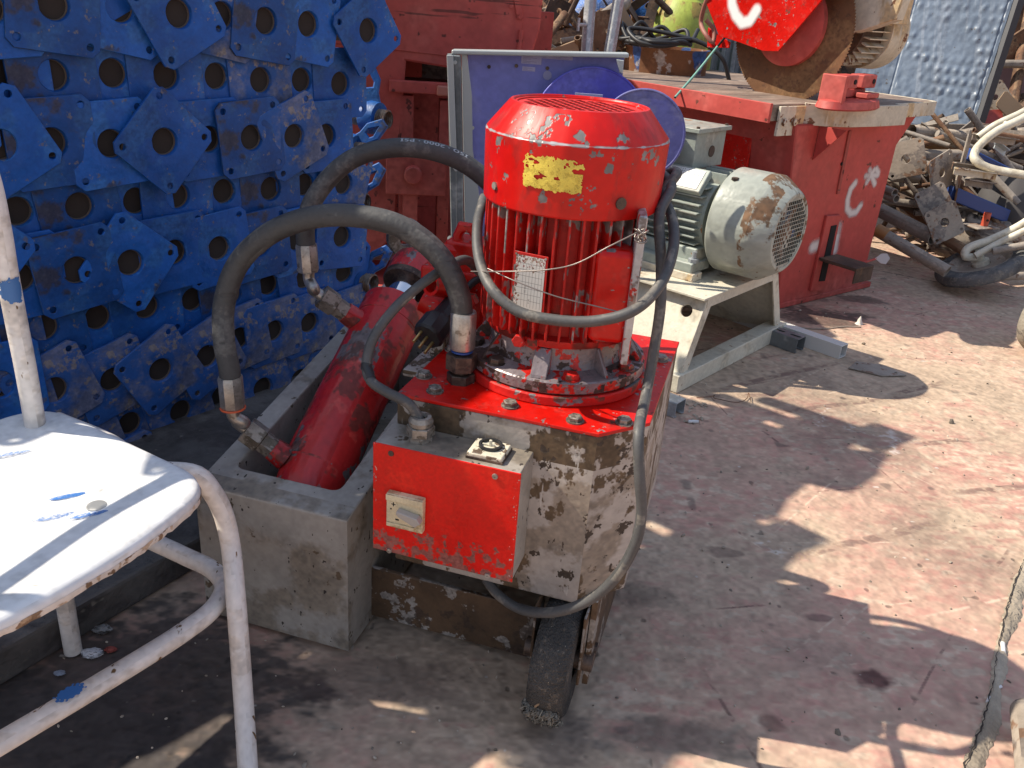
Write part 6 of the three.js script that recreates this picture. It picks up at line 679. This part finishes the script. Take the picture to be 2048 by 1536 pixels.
// ---------- scrap tubes, plates and fittings, piece by piece ----------
{
  const rod = (x0, y0, d0, x1, y1, d1, r, mat, name, label, cat, o = {}) => { const a = atDepth(x0, y0, d0), b = atDepth(x1, y1, d1); if (a.y < r) a.y = r; if (b.y < r) b.y = r; return solo(name, o.solid ? bar(a, b, r, 14) : o.thread ? along(lathe(Array.from({ length: 121 }, (_, i) => [r - (i % 2 ? 0.0018 : 0), a.distanceTo(b) * (i / 120 - 0.5)]), 18), a, b) : pipe(a, b, r, Math.min(0.004, r * 0.3), 22), mat, label, cat, o.group); };
  const plate = (x, y, d, w, h, n, roll, mat, label, hole = 0.018, small = true) => { const s = polyShape([[-w / 2, -h / 2 + 0.012], [-w / 2 + 0.012, -h / 2], [w / 2 - 0.012, -h / 2], [w / 2, -h / 2 + 0.012], [w / 2, h / 2 - 0.012], [w / 2 - 0.012, h / 2], [-w / 2 + 0.012, h / 2], [-w / 2, h / 2 - 0.012]]); if (hole) holeAt(s, 0, 0, hole); if (small) for (const [i, j] of [[1, 1], [1, -1], [-1, 1], [-1, -1]]) holeAt(s, i * (w / 2 - 0.016), j * (h / 2 - 0.016), 0.006); const g = slab(s, 0.006, 0.001).rotateZ(R(roll)).applyQuaternion(new THREE.Quaternion().setFromUnitVectors(V(0, 0, 1), n.clone().normalize())), c = atDepth(x, y, d); return solo('base_plate', g.translate(c.x, c.y, c.z), mat, label, 'plate'); };
  const T = 'steel_tube';
  // right pile
  rod(1822, 262, 3.75, 1960, 278, 3.95, 0.028, M.dull, 'threaded_rod', 'pale threaded rod lying across the right pile under the blue panel', 'rod', { thread: true });
  rod(1826, 285, 3.9, 1935, 300, 4.0, 0.02, M.copper, 'copper_pipe', 'orange brown bar just below the pale threaded rod', 'bar', { solid: true });
  rod(1832, 312, 3.7, 1925, 312, 3.75, 0.028, M.dull, T, 'short pale tube stub beside the grey plate with a hole', 'tube');
  rod(1825, 330, 3.6, 1885, 340, 3.6, 0.027, M.dull, T, 'thick pale tube ending in a square plate', 'tube');
  rod(1780, 352, 3.6, 1832, 356, 3.7, 0.024, M.tubeGrey, T, 'dark tube stub right behind the red saw cabinet', 'tube');
  rod(1770, 378, 3.55, 1790, 386, 3.5, 0.017, M.tubeGrey, T, 'small open grey tube end against the saw, upper one', 'tube'); rod(1772, 392, 3.55, 1793, 398, 3.5, 0.017, M.tubeGrey, T, 'small open grey tube end against the saw, lower one', 'tube');
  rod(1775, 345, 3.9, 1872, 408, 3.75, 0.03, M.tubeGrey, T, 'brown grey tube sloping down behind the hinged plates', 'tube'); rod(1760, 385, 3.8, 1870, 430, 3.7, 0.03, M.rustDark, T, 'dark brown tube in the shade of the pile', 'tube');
  rod(1756, 418, 3.65, 1868, 476, 3.42, 0.03, M.tubeGrey, T, 'grey scaffold tube with open end pointing at the wheel', 'tube'); rod(1752, 460, 3.4, 1895, 543, 3.25, 0.024, M.tubeGrey, T, 'long grey tube with a rusty end running down to the tyre', 'tube'); rod(1752, 458, 3.395, 1774, 471, 3.375, 0.0252, M.copper, T, 'rusty orange sleeve on the end of the long grey tube', 'sleeve');
  rod(1876, 470, 3.5, 1945, 510, 3.4, 0.022, M.rust, T, 'rust brown tube leading to the white fork', 'tube');
  plate(1812, 318, 3.55, 0.15, 0.15, V(-0.5, 0.1, 1), 20, M.dull, 'grey square plate with a hole at the saw edge'); plate(1882, 345, 3.5, 0.15, 0.15, V(0.6, 0.2, 1), 24, M.dull, 'grey plate standing upright above the hinged pair'); plate(1868, 405, 3.45, 0.14, 0.13, V(0.1, 0.45, 1), 30, M.dull, 'upper one of two rusty grey plates hanging in the pile', 0); plate(1888, 445, 3.4, 0.14, 0.14, V(0.1, 0.3, 1), 28, M.dull, 'lower rusty grey plate with a round hole in the pile');
  plate(1925, 320, 3.5, 0.09, 0.24, V(0.9, 0.1, 0.6), -28, M.dull, 'narrow rusty flat standing in the pile', 0, false); plate(1918, 360, 3.55, 0.1, 0.2, V(0.9, 0.1, 0.5), -20, M.rust, 'brown flat bar behind the narrow rusty one', 0, false);
  const ang = (x0, y0, x1, y1, d, mat, label) => { const a = atDepth(x0, y0, d), b = atDepth(x1, y1, d + 0.03); solo('angle_iron', [along(new THREE.BoxGeometry(0.03, a.distanceTo(b), 0.004), a, b), along(new THREE.BoxGeometry(0.004, a.distanceTo(b), 0.03), a, b).translate(0, 0.012, 0.012)], mat, label, 'angle iron'); };
  ang(1945, 272, 2030, 284, 3.6, M.dull, 'pale drilled angle iron near the bent white tube'); ang(1905, 330, 1990, 342, 3.45, M.dull, 'rusty drilled angle iron in the middle of the right pile'); ang(1908, 341, 1992, 353, 3.42, M.creamRust, 'cream angle iron with an orange end below the rusty one'); ang(1930, 364, 1985, 372, 3.6, M.dull, 'light flat bar above the dark blue beam'); ang(1990, 290, 2010, 306, 3.65, M.frameLight, 'short pale angle iron between the tubes');
  solo('blue_beam', box(0.34, 0.055, 0.06, 0, 0, 0, 0.006).rotateZ(R(-17)).rotateY(0.2).translate(...atDepth(1955, 408, 3.6).toArray()), M.blueBeam, 'dark blue steel beam low in the right pile', 'beam'); solo('blue_beam', box(0.4, 0.05, 0.05, 0, 0, 0, 0.006).rotateZ(R(-20)).translate(...atDepth(2010, 345, 3.75).toArray()), M.blueBeam, 'blue steel beam under the bent white tube', 'beam');
  const jk = thing('jack_foot', 'small orange red tube standing on a pale plate', 'jack', atDepth(1958, 452, 3.5)); part('foot_plate', box(0.12, 0.006, 0.10, 0, 0, 0, 0.002).rotateY(0.4), M.dull, jk); part('stub', mv(pipe(V(0, 0, 0), V(0, 0.055, 0), 0.014, 0.003), 0.02, 0.002, 0), plain([0.5, 0.08, 0.04], 0.5), jk); part('stub_hole', mv(cyl(0.005, 0.004, 12).rotateX(Math.PI / 2), 0.02, 0.028, 0.0135), M.dark, jk);
  solo('cloth_bag', (() => { const g = new THREE.SphereGeometry(0.14, 40, 28), p = g.attributes.position, r = fbm(128, 77, 7, 7, 5); for (let i = 0; i < p.count; i++) { const k = 1 + 0.16 * r[(i * 37) % 16384 >> 0] * 0.3 + 0.1 * Math.sin(p.getX(i) * 60 + p.getY(i) * 30); p.setXYZ(i, p.getX(i) * k * 1.4, p.getY(i) * k * 0.75, p.getZ(i) * k); } g.computeVertexNormals(); return g.translate(...atDepth(1945, 478, 3.7).toArray()); })(), M.dull, 'crumpled dusty cloth bag behind the white fork', 'bag');
  solo('dark_sack', (() => { const g = new THREE.SphereGeometry(0.17, 36, 26), p = g.attributes.position; for (let i = 0; i < p.count; i++) { const k = 1 + 0.07 * Math.sin(p.getX(i) * 40) * Math.sin(p.getZ(i) * 33 + p.getY(i) * 25); p.setXYZ(i, p.getX(i) * k, p.getY(i) * k, p.getZ(i) * k); } g.computeVertexNormals(); return g.translate(...atDepth(2022, 425, 3.75).toArray()); })(), plain([0.06, 0.055, 0.055], 0.8), 'dark sack at the right edge of the pile', 'sack');
  // more odd tubes and flats lying across the right pile
  { const r = rng(909), words = ['first', 'second', 'third', 'fourth', 'fifth', 'sixth', 'seventh', 'eighth'], cols = [['tan', M.dull], ['rusty', M.rust], ['grey', M.tubeGrey]];
    for (let k = 0; k < 24; k++) { const x = 1790 + 31 * (k % 8) + 14 * r(), y = 268 + 62 * Math.floor(k / 8) + 40 * r(), a = (r() - 0.5) * 1.5 + 0.25, L = 40 + 60 * r(), d = 3.62 + 0.3 * r(), [w, m] = cols[k % 3]; rod(x - L * Math.cos(a), y - L * Math.sin(a), d, x + L * Math.cos(a), y + L * Math.sin(a), d + 0.2 * (r() - 0.5), 0.009 + 0.009 * r(), m, T, `${w} odd tube, ${words[k % 8]} from the left in the ${['upper', 'middle', 'lower'][Math.floor(k / 8)]} right pile`, 'tube', { solid: k % 4 === 1 }); } }
  // fill of the pile: many thin odd ends
  { const r = rng(131), gs = [[], [], []]; for (let k = 0; k < 150; k++) { const c = atDepth(1770 + 300 * r(), 250 + 230 * r(), 3.85 + 0.5 * r()); const d = V(r() - 0.5, (r() - 0.5) * 0.5, (r() - 0.5) * 0.7).normalize().multiplyScalar(0.06 + 0.14 * r()); if (c.y < 0.05) c.y = 0.05 + 0.1 * r(); gs[k % 3].push(r() < 0.55 ? pipe(c.clone().sub(d), c.clone().add(d), 0.01 + 0.014 * r(), 0.003, 10) : along(new THREE.BoxGeometry(0.02 + 0.05 * r(), d.length() * 2, 0.005), c.clone().sub(d), c.clone().add(d))); }
    gs.forEach((g, i) => { const m = solo('scrap_bits', g, [M.dull, M.rustDark, M.tubeGrey][i], ['pale', 'dark rusty', 'grey'][i] + ' scrap ends filling the pile behind the right tubes', 'scrap'); m.userData.kind = 'stuff'; }); }
  // scrap behind the hopper, top centre
  const c0 = [[1087, 85, 1130, 28, 0.017, 'brown bent tube leaning at the red housing'], [1110, 118, 1160, 84, 0.014, 'short tan tube above the hopper rim, left one'], [1096, 92, 1128, 112, 0.015, 'short tan tube crossing below the brown bent tube'], [1122, 82, 1165, 76, 0.012, 'thin tan tube lying level behind the pinned prop'], [1155, 75, 1160, 122, 0.014, 'rusty upright stub left of the pinned prop'], [1180, 70, 1200, 58, 0.012, 'short tan tube between both props'], [1196, 78, 1200, 62, 0.02, 'pale tan sleeve between both props'], [1230, 80, 1226, 122, 0.015, 'rusty stub right of the leaning prop'], [1188, 50, 1250, 5, 0.03, 'dark grey pipe slanting behind both props'], [1250, 100, 1252, 128, 0.018, 'brown wooden stub beside the hopper corner'], [1232, 88, 1255, 92, 0.012, 'pale bolt lying beside the rusty stub'], [1260, 125, 1290, 65, 0.028, 'dark rusty post in front of the blue barrel']];
  c0.forEach(([x0, y0, x1, y1, r, label], i) => rod(x0, y0, 3.5 + 0.03 * (i % 4), x1, y1, 3.6 + 0.03 * (i % 3), r, [M.rust, M.dull, M.dull, M.dull, M.rust, M.dull, M.dull, M.rust, M.tubeGrey, M.wood, M.dull, M.rustDark][i], T, label, 'tube'));
  plate(1214, 62, 3.5, 0.13, 0.16, V(0.2, 0.1, 1), 12, M.rust, 'rusty brown plate hanging behind the leaning prop', 0.008); plate(1246, 50, 3.6, 0.09, 0.14, V(0.5, 0.3, 1), 40, M.wood, 'tan plate corner beside the blue barrel', 0, false); plate(1118, 22, 3.8, 0.12, 0.1, V(0.3, 0.2, 1), -20, M.rustDark, 'dark rusty plate above the brown bent tube', 0.012);
  solo('concrete_block', box(0.05, 0.06, 0.05, ...atDepth(1095, 30, 3.9).toArray(), 0.004), M.cement, 'small pale block beside the red housing edge', 'block'); solo('wood_offcut', box(0.11, 0.07, 0.03, 0, 0, 0, 0.003).rotateZ(0.4).translate(...atDepth(1132, 106, 3.55).toArray()), M.wood, 'tan wooden offcut just above the hopper rim', 'wood');
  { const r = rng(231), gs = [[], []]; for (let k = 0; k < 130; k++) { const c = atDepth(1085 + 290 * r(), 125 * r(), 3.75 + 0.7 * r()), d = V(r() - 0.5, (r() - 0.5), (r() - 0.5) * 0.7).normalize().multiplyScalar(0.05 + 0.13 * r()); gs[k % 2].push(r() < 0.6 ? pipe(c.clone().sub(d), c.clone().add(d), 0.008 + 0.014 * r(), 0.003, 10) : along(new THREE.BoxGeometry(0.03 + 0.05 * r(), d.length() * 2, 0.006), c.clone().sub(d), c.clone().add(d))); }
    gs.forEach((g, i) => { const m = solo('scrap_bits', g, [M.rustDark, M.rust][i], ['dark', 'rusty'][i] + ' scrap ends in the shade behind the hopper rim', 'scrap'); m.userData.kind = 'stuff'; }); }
  // beams at the upper right
  rod(2010, 290, 4.6, 2060, 20, 4.9, 0.03, M.rust, T, 'rusty upright at the upper right edge', 'tube'); solo('rusty_beam', box(0.5, 0.12, 0.02, 0, 0, 0, 0.003).rotateZ(0.7).translate(...atDepth(2040, 85, 4.8).toArray()), M.rust, 'rusty slanted beam at the upper right corner', 'beam'); solo('rusty_plate', box(0.5, 0.34, 0.012, ...atDepth(2060, 40, 5.0).toArray(), 0.002), M.rust, 'perforated rusty plate at the upper right corner', 'plate'); rod(1995, 128, 4.7, 2080, 128, 4.7, 0.022, M.tubeGrey, T, 'grey level tube right of the blue panel', 'tube'); solo('mauve_sheet', box(0.34, 0.2, 0.012, ...atDepth(2030, 175, 4.9).toArray(), 0.002), plain([0.24, 0.15, 0.15], 0.8), 'dull mauve sheet right of the blue panel', 'sheet');
  plate(1990, 195, 4.6, 0.14, 0.14, V(-0.3, 0.2, 1), 40, M.dull, 'dusty plate right of the blue panel, upper', 0.015); plate(2020, 215, 4.5, 0.16, 0.1, V(0.2, 0.4, 1), -35, M.wood, 'tan board piece right of the blue panel', 0, false); plate(1985, 235, 4.5, 0.12, 0.08, V(0.2, 0.6, 1), 10, M.redOld, 'dull red scrap piece right of the blue panel', 0, false);
}
// barrow with bent white tubes and a wheel lying on its side
{
  const D = 3.35, o = thing('hand_cart', 'white tube hand cart lying over with one black wheel', 'cart', atDepth(1965, 540, D)), L = (x, y, d) => atDepth(x, y, d).sub(o.position);
  const n = V(-0.44, 0.88, -0.05).normalize(), q = new THREE.Quaternion().setFromUnitVectors(V(0, 0, 1), n), c = L(1962, 530, D), e = L(2044, 516, D), r = 0.165; void e;
  const tp = [[0.112, -0.022], [0.14, -0.026], [0.158, -0.022], [0.166, -0.010], [0.168, 0], [0.166, 0.010], [0.158, 0.022], [0.14, 0.026], [0.112, 0.022], [0.112, -0.022]]; const T = (g) => g.rotateX(Math.PI / 2).applyQuaternion(q).translate(c.x, c.y, c.z); void r;
  const tyre = part('tyre', T(lathe(tp, 72)), M.tyre, o); part('rim', T(lathe([[0.10, -0.02], [0.114, -0.024], [0.114, 0.024], [0.10, 0.02], [0.085, 0.006], [0.035, 0.004], [0.035, -0.004], [0.085, -0.004], [0.10, -0.02]], 48)), M.tubeGrey, tyre); part('hub', T(lathe([[0, -0.05], [0.012, -0.05], [0.012, -0.03], [0.032, -0.028], [0.032, 0.02], [0.018, 0.024], [0.018, 0.05], [0.010, 0.052], [0.010, 0.068], [0, 0.068]], 24)), M.beige, tyre);
  part('fork', [sweep([L(2100, 405, D - 0.1), L(2045, 448, D - 0.07), L(1985, 478, D - 0.04), L(1935, 498, D - 0.02), L(1930, 512, D - 0.02), L(1955, 515, D - 0.02)], 0.016, 60, 14), sweep([L(2100, 440, D - 0.12), L(2048, 462, D - 0.1), L(1990, 490, D - 0.07), L(1950, 512, D - 0.05)], 0.013, 50, 12)], M.beige, o); part('fork', [sweep([L(2100, 480, D - 0.15), L(2040, 492, D - 0.12), L(1985, 503, D - 0.09)], 0.014, 40, 12)], M.tubeGrey, o);
  part('frame_tube', sweep([L(2120, 190, D + 0.15), L(2048, 235, D + 0.12), L(1985, 268, D + 0.1), L(1952, 300, D + 0.1), L(1950, 320, D + 0.08), L(1975, 335, D + 0.08), L(2048, 350, D + 0.05), L(2120, 362, D + 0.05)], 0.0165, 100, 14), M.beige, o); part('frame_tube', sweep([L(2120, 170, D + 0.2), L(2048, 222, D + 0.17), L(1990, 250, D + 0.16), L(1955, 275, D + 0.16)], 0.014, 60, 12), M.beige, o); part('cross_brace', bar(L(2010, 245, D + 0.15), L(2018, 258, D + 0.12), 0.008, 10), M.beige, o);
  part('axle_tube', bar(L(1960, 556, D + 0.05), L(2110, 548, D + 0.2), 0.016, 14), M.dull, o);
  const w = thing('cart_wheel', 'dusty grey rubber wheel at the right edge', 'wheel', onLevel(2075, 705, 0)); const wg = (g) => g.rotateX(Math.PI / 2).rotateY(0.5).translate(0, 0.115, 0); part('tyre', wg(lathe([[0.06, -0.028], [0.085, -0.038], [0.105, -0.034], [0.114, -0.018], [0.115, 0], [0.114, 0.018], [0.105, 0.034], [0.085, 0.038], [0.06, 0.028]], 56)), M.tyreDusty, w); part('rim', wg(lathe([[0, -0.02], [0.06, -0.024], [0.062, 0.024], [0, 0.02]], 32)), M.frameGrey, w); part('wheel_fork', [bar(V(0.02, 0.115, 0.05), V(0.05, 0.36, 0.0), 0.012, 12), bar(V(0.0, 0.115, -0.05), V(0.05, 0.36, 0.0), 0.012, 12)], M.frameGrey, w);
}
// bits on the floor
{
  const chan = (x0, y0, x1, y1, w, h, mat, label, slots) => { const a = onLevel(x0, y0, 0), b = onLevel(x1, y1, 0), d = b.clone().sub(a), L = d.length(), ry = Math.atan2(-d.z, d.x), o = thing('steel_channel', label, 'channel', a.clone().lerp(b, 0.5), ry); if (slots) { const s = polyShape([[-L / 2, -w / 2], [L / 2, -w / 2], [L / 2, w / 2], [-L / 2, w / 2]]); for (let x = -L / 2 + 0.03; x < L / 2 - 0.035; x += 0.055) { const p = new THREE.Path(); p.absarc(x, 0, 0.006, Math.PI / 2, Math.PI * 1.5, false); p.absarc(x + 0.024, 0, 0.006, -Math.PI / 2, Math.PI / 2, false); s.holes.push(p); } part('web', slab(s, 0.0025, 0.0004).rotateX(-Math.PI / 2).translate(0, h, 0), mat, o); part('flange', [box(L, h, 0.0025, 0, h / 2 + 0.001, w / 2, 0.0008), box(L, 0.0025, 0.008, 0, 0.003, w / 2 - 0.005, 0.0008)], mat, o); part('flange', [box(L, h, 0.0025, 0, h / 2 + 0.001, -w / 2, 0.0008), box(L, 0.0025, 0.008, 0, 0.003, -w / 2 + 0.005, 0.0008)], mat, o); } else { part('tube', [box(L, 0.003, w, 0, h, 0, 0.001), box(L, h, 0.003, 0, h / 2, w / 2 - 0.0015, 0.001), box(L, h, 0.003, 0, h / 2, -w / 2 + 0.0015, 0.001), box(L, 0.003, w - 0.007, 0, 0.003, 0, 0.001)], mat, o); part('tube_bore', box(0.004, h - 0.006, w - 0.008, L / 2 - 0.04, h / 2, 0, 0.001), M.dark, o); } };
  chan(1470, 640, 1684, 716, 0.042, 0.042, plain([0.6, 0.59, 0.56], 0.45), 'white square steel tube lying behind the grey motor stand', false); chan(1530, 680, 1598, 704, 0.05, 0.045, M.frameGrey, 'short slotted grey channel against the stand foot', true); chan(1290, 805, 1358, 832, 0.045, 0.04, M.galv, 'slotted channel end poking out beside the red tank', true);
  { const c = onLevel(1748, 741, 0), g = slab([0].map(() => { const s = polyShape([[-0.075, -0.03], [0.02, -0.045], [0.09, -0.005], [0.03, 0.045], [-0.05, 0.04]]); holeAt(s, 0.06, 0.0, 0.005); holeAt(s, -0.05, 0.02, 0.005); return s; })[0], 0.004, 0.0008).rotateX(-Math.PI / 2).rotateY(-0.3).translate(c.x, 0.002, c.z); solo('floor_plate', g, M.tubeGrey, 'thin grey drilled plate lying flat on the concrete', 'plate'); }
  const butt = (x, y, ry, s, label, mat = M.paper) => { const p = onLevel(x, y, 0), r = 0.0042 * s; const o = thing('cigarette_butt', label, 'cigarette butt', V(p.x, r, p.z), ry); part('paper', cyl(r, 0.026 * s, 14).rotateZ(Math.PI / 2), mat, o); part('burnt_end', mv(cyl(r * 0.8, 0.002 * s, 12).rotateZ(Math.PI / 2), 0.0135 * s, 0, 0), M.nutDark, o); };
  butt(1386, 846, 0.1, 1, 'white cigarette butt on the floor beside the red tank'); butt(2004, 1300, 1.15, 1, 'cigarette butt standing in the cracked joint'); butt(1995, 1378, 0.5, 0.6, 'small white stub in the crack below the butt'); butt(1976, 1402, 0.9, 0.6, 'tiny white and blue stub lowest in the crack', M.paper);
  { const p = onLevel(1430, 800, 0), r = rng(4), pts = []; for (let k = 0; k < 9; k++) pts.push(V(p.x - 0.05 + 0.02 * k + 0.02 * Math.sin(k * 1.3), 0.003 + 0.008 * Math.abs(Math.sin(k * 1.1)), p.z + 0.03 * Math.cos(k * 1.4) * (k / 5))); void r; solo('rusty_wire', sweep(pts, 0.0011, 60, 6), M.rust, 'thin rusty wire curled on the floor beside the motor stand', 'wire'); }
  { const p = onLevel(1718, 648, 0), g = new THREE.ConeGeometry(0.014, 0.03, 7, 4), q = g.attributes.position, r = rng(6); for (let i = 0; i < q.count; i++) q.setXYZ(i, q.getX(i) * (0.7 + 0.6 * r()), q.getY(i), q.getZ(i) * (0.7 + 0.6 * r())); g.computeVertexNormals(); solo('foam_scrap', g.translate(p.x, 0.015, p.z), plain([0.6, 0.56, 0.5], 0.8), 'small pale crumpled scrap near the saw foot', 'scrap'); solo('string', sweep([[1600, 655], [1640, 658], [1690, 653], [1722, 654]].map(([x, y]) => onLevel(x, y, 0.003)), 0.0022, 30, 6), M.dull, 'pale string on the floor behind the white square tube', 'string'); }
  { const r = rng(17), gs = []; for (let k = 0; k < 26; k++) { const p = onLevel(1370 + 60 * r(), 806 + 50 * r(), 0); gs.push(new THREE.TetrahedronGeometry(0.002 + 0.005 * r()).scale(1.6, 0.6, 1).rotateY(r() * 6).translate(p.x, 0.002, p.z)); } const m = solo('rubble', gs, M.cement, 'small heap of crumbs beside the slotted channel end', 'rubble'); m.userData.kind = 'stuff'; }
  { // pale tube end at the lower right corner
    const a = onLevel(2070, 1600, 0.04), b = onLevel(2050, 1425, 0.04); solo('steel_tube', [pipe(a, b, 0.02, 0.004, 24), new THREE.SphereGeometry(0.02, 20, 12).translate(b.x, b.y, b.z)], M.dull, 'dull rounded tube end at the lower right corner', 'tube'); }
  for (const [x, y, s, c, label] of [[184, 1310, 1.2, [0.6, 0.6, 0.62], 'crumpled pale wrapper under the chair'], [222, 1303, 0.7, [0.35, 0.08, 0.06], 'tiny red flake under the chair'], [205, 1262, 1.1, [0.3, 0.29, 0.28], 'grey flake in front of the plinth'], [120, 1350, 0.6, [0.3, 0.34, 0.42], 'small bluish chip under the chair']]) { const p = onLevel(x, y, 0), g = new THREE.DodecahedronGeometry(0.008 * s, 1), q = g.attributes.position, r = rng(x); for (let i = 0; i < q.count; i++) q.setXYZ(i, q.getX(i) * (0.6 + 0.9 * r()) * 1.4, q.getY(i) * 0.5, q.getZ(i) * (0.6 + 0.8 * r())); g.computeVertexNormals(); solo('litter', g.translate(p.x, 0.004, p.z), plain(c, 0.7), label, 'litter'); }
}
camera.updateMatrixWorld(true);
renderer.render(scene, camera);
